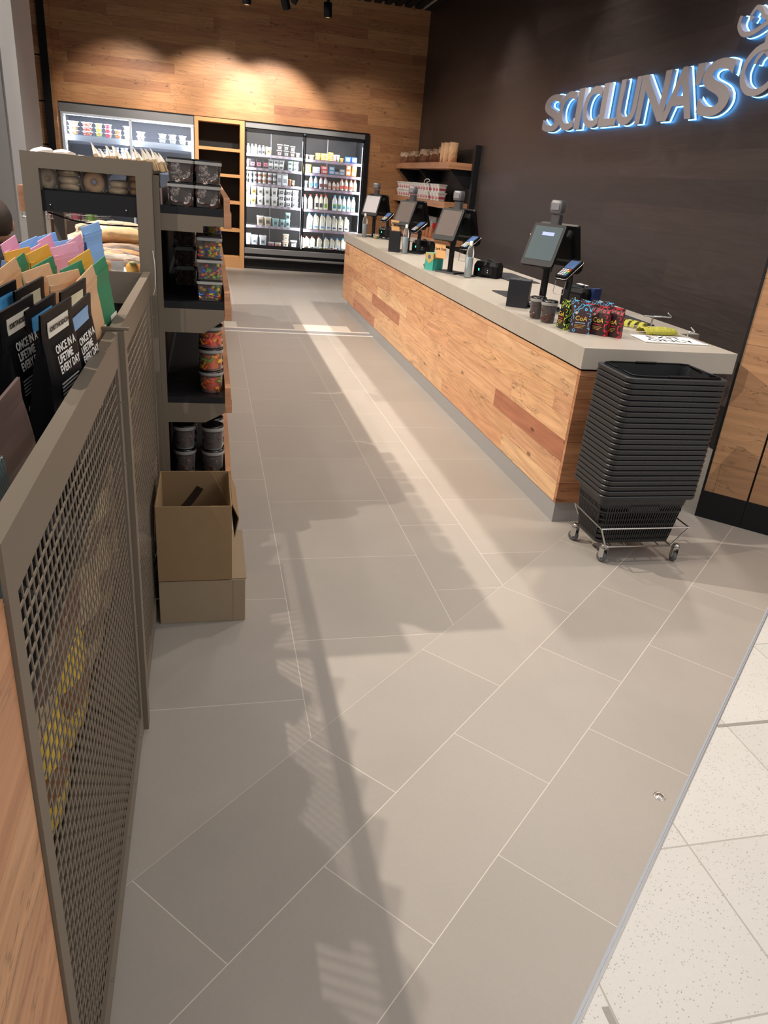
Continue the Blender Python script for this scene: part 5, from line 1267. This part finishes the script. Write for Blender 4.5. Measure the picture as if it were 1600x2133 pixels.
for s_ in (-1, 1):
    y = s_*(BD/2-.022)
    mb.tube([(-.20,y*.2,BH+.001),(-.205,y*.9,BH+.003),(-.17,y,BH+.003),(-.04,y,BH+.003)], .0035, 6); mb.tube([(.20,y*.2,BH+.001),(.205,y*.9,BH+.003),(.17,y,BH+.003),(.04,y,BH+.003)], .0035, 6)
    mb.tube([(-.05,y,BH+.003),(.05,y,BH+.003)], .006, 8)
mb.build('handle', M['black'], tb_, world=False)
# ------------------------------------------------------------------ things on the counter
ZC = .894
def pos(x, y, label, plabel, rz, plx, ply, screen_col, second=True):
    t = thing('pos_terminal', label, 'till', (x, y, ZC), rz, 'till terminals along the counter')
    mb = MB(); mb.loft([rrect(.16,.20,.02,0), rrect(.15,.19,.02,.012)], 0); mb.build('base_plate', M['black_metal'], t, world=False)
    mb = MB(); mb.tube(smooth([(0,0,.01),(0,0,.22),(.01,0,.34),(.03,0,.40)],5), .021, 12); mb.build('pole', M['black_metal'], t, world=False)
    mb = MB(); mb.tube([(0.02,0,.40),(.02,0,.47)], .012, 8); mb.build('top_pole', M['alu'], t, world=False)
    Mt = Matrix.Translation((-.085, 0, .355)) @ Matrix.Rotation(math.radians(26), 4, 'Y')
    mb = MB(); mb.loft([[Mt @ Vector((x_, p[0], p[1])) for p in [(q[0], q[1]) for q in rrect(.205,.25,.014,0)]] for x_ in (-.012, .010)], 0)
    s1 = mb.build('customer_screen', M['black'], t, world=False)
    mb = MB(); mb.box(-.0135,-.0122,-.087,.087,-.090,.108, M=Mt); mb.build('display', screen_col, t, world=False).parent = s1
    mb = MB(); mb.loft([[Mt @ Vector((.010, p[0], p[1])) for p in rrect(.16,.16,.02,0)], [Mt @ Vector((.03, p[0], p[1])) for p in rrect(.10,.10,.02,0)]], 0); mb.build('screen_back', M['black'], t, world=False).parent = s1
    Mb = Matrix.Translation((.11, 0, .36)) @ Matrix.Rotation(math.radians(-24), 4, 'Y')
    mb = MB(); mb.loft([[Mb @ Vector((x_, p[0], p[1])) for p in rrect(.26,.25,.014,0)] for x_ in (-.012,.012)], 0); mb.loft([[Mb @ Vector((-.012, p[0], p[1])) for p in rrect(.2,.2,.02,0)], [Mb @ Vector((-.035, p[0], p[1])) for p in rrect(.18,.14,.02,0)]], 0)
    s2 = mb.build('operator_screen', M['black'], t, world=False)
    mb = MB(); mb.tube([(-.07,0,.35),(0.01,0,.36),(.09,0,.36)], .016, 8); mb.build('screen_arm', M['black_metal'], t, world=False)
    mb = MB(); mb.loft([rrect(.05,.055,.008,.455,cx=.02), rrect(.05,.055,.008,.525,cx=.02)], 0); mb.build('pole_display_neck', cm('#454344', .4), t, world=False)
    mb = MB(); mb.loft([rrect(.055,.065,.01,.532,cx=.01), rrect(.062,.075,.012,.545,cx=.01), rrect(.062,.075,.012,.585,cx=.01), rrect(.05,.065,.01,.60,cx=.012)], 0, sm=True)
    cmb = mb.build('camera_head', cm('#59575a', .4), t, world=False)
    mb = MB(); mb.box(-.0245,-.0235,-.024,.024,.548,.584); mb.build('camera_window', cm('#77767a', .3), t, world=False).parent = cmb
    mb = MB(); mb.tube(smooth([(-.06,-.01,.30),(-.03,.02,.26),(.0,.03,.33),(.04,.02,.31),(.06,-.02,.25)],6), .0035, 6); mb.tube(smooth([(-.06,.02,.24),(-.03,-.04,.21),(.0,-.03,.26)],6), .003, 6); mb.build('cable', M['black'], t, world=False)
    # card reader on its own stand
    p = thing('card_reader_stand', plabel, 'card reader', (plx, ply, ZC), rz, 'card readers along the counter')
    mb = MB(); mb.loft([rrect(.12,.10,.02,0), rrect(.11,.09,.02,.01)], 0); mb.tube(smooth([(0,0,.01),(0,0,.10),(.01,.0,.17),(-.0,.0,.21)],5), .018, 12); mb.build('stand', M['black_metal'], p, world=False)
    Mr = Matrix.Translation((-.02,0,.245)) @ Matrix.Rotation(math.radians(-10), 4, 'Z') @ Matrix.Rotation(math.radians(-32), 4, 'Y') @ Matrix.Rotation(PI/2, 4, 'Z')
    # local: x across, y along length (towards top), z up
    mb = MB(); rr = []
    for z_, k_ in ((-.018,.86),(-.012,1),(.006,1),(.012,.95)): rr.append([Mr @ Vector(q) for q in rrect(.082*k_,.175*k_,.016,z_)])
    mb.loft(rr, 0, sm=True); 
    mb.loft([[Mr @ Vector(q) for q in rrect(.075,.06,.012,-.012,cy=-.058)], [Mr @ Vector(q) for q in rrect(.06,.045,.01,-.045,cy=-.05)]], 0)
    rd = mb.build('card_reader', M['black'], p, world=False)
    mb = MB(); mb.tube([Mr @ Vector(q) for q in rrect(.084,.177,.017,-.003)], .0022, 5, 0, True); mb.build('silver_trim', M['chrome'], p, world=False).parent = rd
    mb = MB(); mb.box(-.031,.031,-.068,.008,.0125,.0135, M=Mr); mb.build('reader_display', cm('#4a628c', .2), p, world=False).parent = rd
    mb = MB(); cols4 = {(0,3):3,(1,3):4,(2,3):5}
    for i in range(4):
        for j in range(4):
            mb.box(-.030+.0155*i,-.019+.0155*i,.016+.0155*j,.026+.0155*j,.012,.0155, mi=0 if i or True else 0, M=Mr)
            mb.m[-6:] = [({0:1,1:2,2:3,3:4}[j] if i == 0 else 0)]*6
    mb.build('keypad', [cm('#b9bbbd'), cm('#d8382c'), cm('#e6a92c'), cm('#3aa05a'), cm('#3b74c8')], p, world=False).parent = rd
    mb = MB(); mb.tube([Mr @ Vector(q) for q in ((-.035,.085,-.02),(-.035,.13,-.075),(.035,.13,-.075),(.035,.085,-.02))], .0022, 6); mb.tube([Mr @ Vector((-.035,.13,-.075)), Mr @ Vector((.035,.13,-.075))], .0022, 6); mb.build('wire_loop', M['chrome'], p, world=False)
    return t
scr_on = plain('lit_customer_display', '#39464a', .5, 0, .15, emit='#4a6a78', est=.10); scr_off = plain('brown_reflection_display', '#5a504c', .55, 0, .1)  # scr_off: brownish ceiling reflection painted into the base colour
RZ = math.radians(38)
t4 = pos(1.95, 4.22, 'till terminal with lit customer screen, nearest the camera', 'card reader on a black stand beside the nearest till', RZ, 2.015, 4.04, scr_on)
mb = MB(); Mt = Matrix.Translation((-.085, 0, .355)) @ Matrix.Rotation(math.radians(26), 4, 'Y'); mb.box(-.0142,-.0136,-.045,.03,.055,.075, M=Mt); mb.build('screen_text_bar', plain('blue_screen_bar', '#5f74c8', .4, emit='#5f74e8', est=.5), t4, world=False)
pos(1.865, 5.83, 'till terminal with dark screen, second from the camera', 'card reader with blue display and silver trim, second from the camera', RZ, 1.96, 5.66, scr_off)
pos(1.93, 7.50, 'till terminal with dark screen, third from the camera', 'card reader on its stand, third from the camera', RZ, 2.0, 7.36, scr_off)
pos(1.93, 9.22, 'till terminal with reflecting screen, farthest from the camera', 'card reader on its stand, farthest from the camera', math.radians(50), 2.05, 9.02, plain('pale_painted_reflection', '#b5b1b5', .5, 0, .1))  # screen reflection painted as a pale matte base colour
def printer(x, y, label, rz=.2, led=True, sc=1):
    t = thing('receipt_printer', label, 'receipt printer', (x, y, ZC), rz, 'receipt printers on the counter')
    mb = MB(); mb.loft([rrect(.145,.20,.012,0), rrect(.145,.20,.012,.085), rrect(.125,.175,.02,.115)], 0); mb.build('body', M['black'], t, world=False)
    mb = MB(); mb.box(-.074,-.0728,-.05,.03,.02,.075); mb.build('front_cover', M['black_metal'], t, world=False)
    mb = MB(); mb.tube(smooth([(-.05,-.07,.10),(-.02,-.03,.125),(.04,.02,.12),(.06,.06,.10)],5), .006, 6); mb.build('top_seam', M['matte_black'], t, world=False)
    if led:
        mb = MB(); mb.ell((-.074,.055,.055),(.002,.004,.010)); mb.build('green_light', M['green_led'], t, world=False)
    mb = MB(); mb.box(-.075,-.074,-.02,-.014,.05,.056); mb.box(-.075,-.074,-.02,-.014,.035,.041); mb.build('status_light', M['white'], t, world=False)
    return t
printer(2.14, 5.70, 'black receipt printer with green light beside the second till', .9)
printer(2.10, 7.52, 'black receipt printer with green light beside the third till', .9)
printer(2.16, 9.42, 'black receipt printer with green light beside the farthest till', .9)
t = printer(2.28, 4.38, 'black receipt printer with paper slip behind the nearest card reader', .5, False)
mb = MB(); mb.loft([[(-.01,-.03,.125),(.03,-.03,.125),(.03,.04,.13),(-.01,.04,.13)], [(-.01,-.03,.127),(.03,-.03,.127),(.03,.04,.132),(-.01,.04,.132)]], 0); mb.build('paper_slip', M['paper'], t, world=False)
mb = MB(); mb.box(-.03,.05,-.115,-.09,.05,.12); mb.build('blue_cover', cm('#2a3f78', .4), t, world=False)
def blackbox(x, y, w_, d_, h, label, rz=0):
    mb = MB(); mb.loft([rrect(w_,d_,.004,0,2), rrect(w_,d_,.004,h,2)], 0)
    o = mb.build('black_box', cm('#17191f', .45)); o.location = (x, y, ZC); o.rotation_euler.z = rz; tag(o, label, 'box'); return o
blackbox(1.80, 4.225, .125, .13, .155, 'plain black box on the counter in front of the nearest till', -.5)
blackbox(1.775, 7.42, .11, .12, .19, 'black box on the counter under the third till screen', -.3)
def note(x, y, z, txt, label, rz):
    t = thing('paper_note', label, 'note', (x, y, z), rz)
    Mx = Matrix.Rotation(math.radians(-12), 4, 'Y')
    mb = MB(); mb.box(-.001,.0,-.05,.05,-.055,.05, M=Mx); mb.build('sheet', M['note'], t, world=False)
    text(txt, .027, cm('#2a211c', .7), t, Mx @ frame((-.0022, 0, .015), (0,-1,0), (0,0,1)), .0003, .0004)
note(1.762, 5.80, 1.055, 'Card Only', 'peach paper note reading Card Only taped below the second till screen', RZ)
note(1.78, 7.47, 1.13, 'Card Only\nNo Barcode', 'peach handwritten note taped below the third till screen', RZ)
def sanitiser(x, y, label, h=.27):
    t = thing('spray_bottle', label, 'bottle', (x, y, ZC), 0, 'clear bottles on the counter')
    mb = MB(); mb.lathe([(.026,0),(.029,.006),(.029,h*.68),(.022,h*.8),(.011,h*.88)], 18); mb.build('clear_body', M['clear'], t, world=False)
    mb = MB(); mb.lathe([(.024,.004),(.0255,h*.55)], 18); mb.build('liquid', cm('#b9cbd6', .2), t, world=False)
    mb = MB(); mb.lathe([(.012,h*.86),(.013,h*.96),(.010,h*.98)], 12); mb.build('cap', M['white'], t, world=False)
sanitiser(1.925, 5.56, 'clear sanitiser bottle beside the second card reader'); sanitiser(1.845, 7.27, 'clear sanitiser bottle beside the third till'); sanitiser(1.80, 9.12, 'clear sanitiser bottle beside the farthest till')
t = thing('gift_carton', 'teal and gold carton standing under the second till screen', 'box', (1.765, 5.96, ZC), .35)
mb = MB(); mb.box(-.05,.05,-.055,.055,0,.13); mb.build('teal_carton', cm('#3f9a8c', .4), t, world=False)
mb = MB(); mb.loft([[(-.0512,-.055,.13),(-.0512,.055,.13),(-.05,.055,.13),(-.05,-.055,.13)], [(-.0512,-.055,.085),(-.0512,.055,.085),(-.05,.055,.085),(-.05,-.055,.085)], [(-.0512,-.004,.05),(-.0512,.004,.05),(-.05,.004,.05),(-.05,-.004,.05)]], 0)
mb.box(-.05,.05,-.0562,-.055,.09,.13); mb.build('gold_panel', cm('#b0985a', .35), t, world=False)
mb = MB(); mb.lathe([(.017,0),(.017,.001)], 18, M=Matrix.Translation((-.0515,0,.10)) @ Matrix.Rotation(-PI/2, 4, 'Y')); mb.build('round_emblem', cm('#4a5a8c', .4), t, world=False)
mb = MB(); mb.loft([rrect(.05,.05,.01,0), rrect(.07,.07,.01,.03), rrect(.04,.05,.008,.05,cx=.01)], 0)
o = mb.build('crumpled_wrapper', cm('#4c4640', .5)); o.location = (1.735, 6.02, ZC); tag(o, 'crumpled dark wrapper on the counter left of the teal carton', 'wrapper')
# round tubs at the near till
M['tubpink'] = M['clear']
RDC = rd_tub(.115, .043)
for i, (x, y) in enumerate(((1.745,3.815),(1.757,3.695))):
    place_tub(RDC, (x, y, ZC), chunks(5+i, '#4a2f2a', .095, .036), 'chocolate_tub', 'round tub of chocolates on the counter, %s' % ('left one of the pair','right one of the pair')[i], 'chocolate tubs on the counter', 0, 'chocolates')
t = thing('clear_container', 'small clear container with yellow contents beside the farthest till', 'container', (1.93, 9.03, ZC))
mb = MB(); mb.lathe([(.03,0),(.038,.05)], 16); mb.build('container', M['clear'], t, world=False)
mb = MB(); mb.lathe([(.026,.002),(.030,.02)], 14); mb.build('contents', cm('#d8c06a'), t, world=False)

# patterned chocolate pouches
def swirl_mat(name, base, line):
    k = N(name); vec, s = k.obj()
    vo = k.n('ShaderNodeTexVoronoi'); vo.inputs['Scale'].default_value = 34; k.lk(vec, vo.inputs['Vector'])
    f = k.m('FRACT', k.m('MULTIPLY', vo.outputs['Distance'], 2.2)); ln = k.m('LESS_THAN', k.m('ABSOLUTE', k.m('SUBTRACT', f, .5)), .10)
    # artwork sits in a border round the panel
    ex = k.m('GREATER_THAN', k.m('ABSOLUTE', s[0]), .036); et = k.m('GREATER_THAN', s[2], .098); eb = k.m('LESS_THAN', s[2], .022)
    ring = k.m('MAXIMUM', ex, k.m('MAXIMUM', et, eb))
    k.lk(k.mix(k.m('MULTIPLY', ln, ring), L(base), L(line)), k.b.inputs['Base Color']); k.b.inputs['Roughness'].default_value = .4
    return k.mat
sb = swirl_mat('blue_swirl_pouch', '#3a2225', '#4fb0e0'); sr = swirl_mat('red_swirl_pouch', '#2c1517', '#d0283c')
gold = cm('#cfae4a', .4)
def pouch_mesh(): 
    mb = MB(); h = .142; wd = .10; th = .036; R_ = []
    for z, a, b in ((0,1,1),(.03,1.02,1.05),(.4,1,.95),(.75,.99,.5),(.9,.99,.15),(1,.99,.06)):
        R_.append([(-wd*a/2,-th*b*.35,z*h),(-wd*a*.4,-th*b/2,z*h),(0,-th*b*.53,z*h),(wd*a*.4,-th*b/2,z*h),(wd*a/2,-th*b*.35,z*h),(wd*a/2,th*b*.35,z*h),(wd*a*.4,th*b/2,z*h),(0,th*b*.53,z*h),(-wd*a*.4,th*b/2,z*h),(-wd*a/2,th*b*.35,z*h)])
    mb.loft(R_, 0); return mb
def coa(x, y, m_, rz, label, grp='patterned chocolate pouches on the counter'):
    t = thing('chocolate_pouch', label, 'pouch', (x, y, ZC), rz, grp)
    pouch_mesh().build('pouch', m_, t, world=False)
    text('CoA', .031, gold, t, frame((0,-.0205,.072), (1,0,0), (0,.10,1)), .0003, .0002)
    mb = MB(); mb.box(-.026,.022,-.0202,-.0192,.050,.053); mb.build('pale_bar', cm('#a9cfe6' if m_ is sb else '#c8323c'), t, world=False)
    mb = MB()
    for q in range(3): mb.box(-.028,.026-.006*q,-.0205,-.0195,.040-.007*q,.0425-.007*q)
    mb.build('small_print', cm('#b58a4a'), t, world=False)
    mb = MB(); mb.lathe([(.007,0),(.007,.001)], 14, M=Matrix.Translation((-.028,-.0185,.098)) @ Matrix.Rotation(PI/2, 4, 'X')); mb.build('round_mark', cm('#c8c4bc'), t, world=False)
    return t
FR = math.radians(-28)
coa(1.815, 3.43, sb, FR, 'chocolate pouch with blue swirls, frontmost at the left of the group')
coa(1.905, 3.40, sr, FR-.55, 'chocolate pouch with red swirls, in the middle of the front three')
coa(1.965, 3.37, sr, FR-.6, 'chocolate pouch with red swirls, rightmost of the front three')
coa(1.86, 3.47, sr, FR-.55, 'chocolate pouch with red swirls half hidden behind the front blue one')
for i in range(4): coa(1.845+.058*i, 3.585-.012*i, sb, FR-.95, 'chocolate pouch with blue swirls in the rear row, %s from the left' % ORD[i])
coa(1.775, 3.535, swirl_mat('lime_swirl_pouch', '#16130f', '#9fc23a'), FR-1.1, 'dark chocolate pouch with lime swirls seen edge on at the left of the group')
t = coa(2.02, 3.52, sb, .2, 'chocolate pouch with blue swirls lying flat beside the standing group'); t.rotation_euler = (-PI/2+.04, 0, .9); t.location = (2.10, 3.56, ZC+.02)
# exit sign
t = thing('exit_only_sign', 'white laminated EXIT ONLY sign lying on the near end of the counter', 'sign', (2.26, 3.33, ZC+.004), -.06)
mb = MB(); mb.box(-.165,.165,-.085,.085,-.003,.0); mb.build('sheet', M['paper'], t, world=False)
text('EXIT\nONLY', .085, cm('#1a1a1c', .6), t, frame((-.0,.0,.0006), (1,0,0), (0,1,0)), .0003, .001, sx=1.1)
mb = MB(); mb.tube([(-.17,-.09,-.001),(.17,-.09,-.001)], .004, 6); mb.build('edge_strip', M['white'], t, world=False)
# green-yellow fabric bands
def cloth(x, y, L_, W2, n_, label, rz, seed):
    mb = MB(); rnd = random.Random(seed); cols_ = ['#b9bd5a', '#a8a13a', '#c9cf86']
    for i in range(n_):
        f = i/max(1, n_-1); cx = L_*(f-.5); rings = []
        for k in range(9):
            a = PI*k/8; w_ = W2/2*math.cos(a); z = .006+(.022+.008*rnd.random())*math.sin(a); o_ = rnd.uniform(-.004,.004)
            rings.append([(cx-.012+o_, w_, max(.001,z-.002)), (cx+.010+o_, w_, max(.001,z-.004)), (cx+.012+o_, w_, z+.001), (cx-.010+o_, w_, z+.003)])
        mb.loft(rings, 0)
    o = mb.build('folded_bag_bundle', plain('lime_fabric', '#a9a545', .7, 0, .2, .35, 50)); o.location = (x, y, ZC); o.rotation_euler.z = rz
    return tag(o, label, 'bag bundle', 'lime folded bag bundles on the counter')
cloth(2.30, 3.50, .17, .09, 9, 'pleated lime green bag bundle behind the EXIT ONLY sign', .05, 1)
cloth(2.24, 3.72, .19, .10, 6, 'crumpled lime green bag bundle behind the chocolate pouches', -.9, 2)
cloth(2.27, 5.40, .09, .05, 4, 'small lime green bundle on the counter behind the black box', .6, 3)
# cash drawer recess trays & slots
mb = MB(); mb.box(-.14,.14,-.30,.30,0,.006); o = mb.build('rubber_mat', cm('#2c2d31', .35)); o.location = (2.30, 4.05, ZC); tag(o, 'dark glass scale plate set in the counter behind the chocolate pouches', 'scale plate')
mb = MB(); mb.box(-.10,.10,-.20,.20,0,.006); o = mb.build('rubber_mat', cm('#2c2d31', .35)); o.location = (1.97, 4.66, ZC); tag(o, 'dark glass scale plate set in the counter left of the black box', 'scale plate')
mb = MB(); mb.box(-.12,.12,-.30,.30,0,.006); o = mb.build('rubber_mat', cm('#34353a', .35)); o.location = (2.36, 5.75, ZC); tag(o, 'dark scale plate set in the counter between the two near tills', 'scale plate')
# bag hooks
def hook(x, y, z, L_, label, rz=0):
    t = thing('bag_hook', label, 'hook', (x, y, z), rz)
    mb = MB(); mb.tube(smooth([(0,-.008,0),(-L_*.5,-.008,.004),(-L_,-.008,.006),(-L_-.02,-.004,.024),(-L_-.02,.004,.024),(-L_,.008,.006),(-L_*.5,.008,.004),(0,.008,0)],5), .0032, 6); mb.build('wire', M['chrome'], t, world=False)
    return t
t = hook(2.13, 4.62, 1.262, .16, 'chrome wire bag hook sticking out left of the nearest till screen', .35)
mb = MB(); mb.tube([(0,0,0),(0.0,0,-.368)], .006, 8); mb.tube([(0,0,-.12),(.10,.0,-.14)], .005, 8); mb.build('post', M['chrome'], t, world=False)
t = hook(2.42, 3.75, .945, -.10, 'chrome wire bag hook at the rear edge of the counter near the lime bundles', -.3)
mb = MB(); mb.tube([(0,0,0),(0,0,-.052)], .005, 8); mb.tube([(0,0,0),(-.05,0,0)], .004, 8); mb.build('post', M['chrome'], t, world=False)
t = hook(2.42, 3.40, .925, -.03, 'small chrome wire hook at the rear edge of the counter behind the sign', -.3)
mb = MB(); mb.tube([(0,0,0),(0,0,-.031)], .004, 8); mb.build('post', M['chrome'], t, world=False)

# floor details
t = thing('floor_stud', 'round stainless floor stud set in the grey tiles near the white floor', 'floor fitting', (1.209, 1.308, 0))
mb = MB(); mb.lathe([(.0165,.0),(.016,.0015),(.0135,.002),(.013,.0015)], 28); mb.build('ring', M['chrome'], t, world=False)
mb = MB(); mb.lathe([(.012,.0),(.012,.0014),(.004,.002)], 24); mb.build('cap', M['chrome'], t, world=False)

# ------------------------------------------------------------------ track lights in view near the back wall
def fixture(x, y, z, tilt, label, h=.17):
    t = thing('track_spotlight', label, 'spotlight', (x, y, z), 0, 'black track spotlights near the timber wall')
    kk = .055/.04 if h > .12 else 1.0
    Mx = Matrix.Rotation(tilt[0], 4, 'X') @ Matrix.Rotation(tilt[1], 4, 'Y')
    mb = MB(); mb.lathe([(.038*kk,-h/2),(.040*kk,-h/2+.004),(.040*kk,h/2-.004),(.032*kk,h/2)], 18, M=Mx); mb.build('lamp_head', M['black_metal'], t, world=False)
    mb = MB(); mb.lathe([(.026,-h/2-.001),(.026,-h/2-.0005)], 18, M=Mx); mb.build('lens', plain('warm_lens', '#8a7a60', .3, emit='#ffd9a8', est=.6), t, world=False)
    mb = MB(); mb.tube([(0,0,h/2),(0,0,h/2+.10)], .01, 8); mb.lathe([(.018,h/2+.0),(.022,h/2+.03)], 12); mb.build('stem', M['black_metal'], t, world=False)
fixture(.515, 11.5, 3.545, (0, 0), 'black cylindrical track spotlight, leftmost of the three at the top')
fixture(1.01, 11.5, 3.55, (.25, -.3), 'tilted black track spotlight, middle of the three at the top')
fixture(1.575, 11.5, 3.53, (.05, -.05), 'black cylindrical track spotlight, rightmost of the three at the top')
fixture(1.12, 11.3, 3.56, (.5, .4), 'small tilted black spotlight beside the middle one at the top', .10)
mb = MB(); mb.box(-1.0, 2.13, -.02, .02, 0, .035); o = mb.build('lighting_track', M['black_metal']); o.location = (0, 11.5, 3.71); tag(o, 'black ceiling lighting track with spotlights at the top', 'lighting track')

# ------------------------------------------------------------------ crouching person at the left edge
def skin(name, verts, edges, radii, mat, parent, sub=2):
    me = bpy.data.meshes.new(name); me.from_pydata(verts, edges, []); o = bpy.data.objects.new(name, me); COL.objects.link(o); o.parent = parent
    md = o.modifiers.new('skin', 'SKIN'); 
    if not me.skin_vertices: 
        bpy.context.view_layer.objects.active = o
    for i, r in enumerate(radii):
        sv = me.skin_vertices[0].data[i]; sv.radius = r if isinstance(r, tuple) else (r, r); sv.use_root = (i == 0)
    s_ = o.modifiers.new('sub', 'SUBSURF'); s_.levels = sub; s_.render_levels = sub
    me.materials.append(mat); return o
px, py = -0.985, 4.0
t = thing('person', 'person in a black jacket crouching at the left edge, seen from behind', 'person', (px, py, 0), .3)
skm = plain('skin', '#b98a70', .5); jk = plain('black_jacket', '#121214', .75); tr_ = plain('dark_trousers', '#1c1d24', .8)
V_ = [(0,0,.46),(0,.02,.62),(0,.05,.84),(0,.08,1.02),(0,.09,1.06),(0,.10,1.10),
      (-.15,.06,1.045),(-.24,.14,.74),(-.20,.34,.66),(-.18,.42,.64), (.15,.06,1.045),(.24,.14,.74),(.20,.34,.66),(.18,.42,.64),
      (-.11,.02,.44),(-.16,.36,.50),(-.14,.12,.10),(-.14,.28,.04), (.11,.02,.44),(.16,.36,.50),(.14,.12,.10),(.14,.28,.04)]
E_ = [(0,1),(1,2),(2,3),(3,4),(4,5),(3,6),(6,7),(7,8),(8,9),(3,10),(10,11),(11,12),(12,13),(0,14),(14,15),(15,16),(16,17),(0,18),(18,19),(19,20),(20,21)]
R_ = [(.15,.13),(.15,.12),(.17,.12),(.12,.10),.055,.055,.075,.055,.038,.03,.075,.055,.038,.03,.11,.085,.05,.035,.11,.085,.05,.035]
try:
    body = skin('body', V_, E_, R_, jk, t)
except Exception as ex:
    print('skin', ex)
mb = MB(); mb.ell((0,.11,1.165),(.078,.095,.115), 0, 20, 14); mb.ell((0,.205,1.155),(.012,.014,.02), 0, 8, 6)
for s_ in (-1,1): mb.ell((s_*.079,.11,1.16),(.012,.018,.03), 0, 8, 6)
mb.tube([(0,.09,1.02),(0,.105,1.10)], .052, 14); mb.build('head', skm, t, world=False)
mb = MB(); mb.ell((0,.097,1.185),(.084,.098,.105), 0, 20, 14); mb.build('hair', plain('short_brown_hair', '#33261f', .7, var=.4, scale=160), t, world=False)
for s_ in (-1, 1):
    mb = MB(); hx = s_*.18; mb.ell((hx,.46,.635),(.04,.05,.018), 0, 12, 8)
    for q in range(4): mb.tube([(hx-.027+.018*q,.50,.635),(hx-.028+.0185*q,.535+(.008 if q in (1,2) else 0),.628),(hx-.028+.0185*q,.548+(.01 if q in (1,2) else 0),.610)], [.0095,.0085,.007], 8)
    mb.tube([(hx-s_*.035,.455,.635),(hx-s_*.058,.485,.628),(hx-s_*.052,.515,.618)], [.011,.0095,.008], 8); mb.build('hand', skm, t, world=False)
mb = MB(); mb.lathe([(.075,.985),(.07,1.04),(.064,1.06)], 18, (0,.085,0), cap0=False, cap1=False); mb.build('collar', jk, t, world=False)
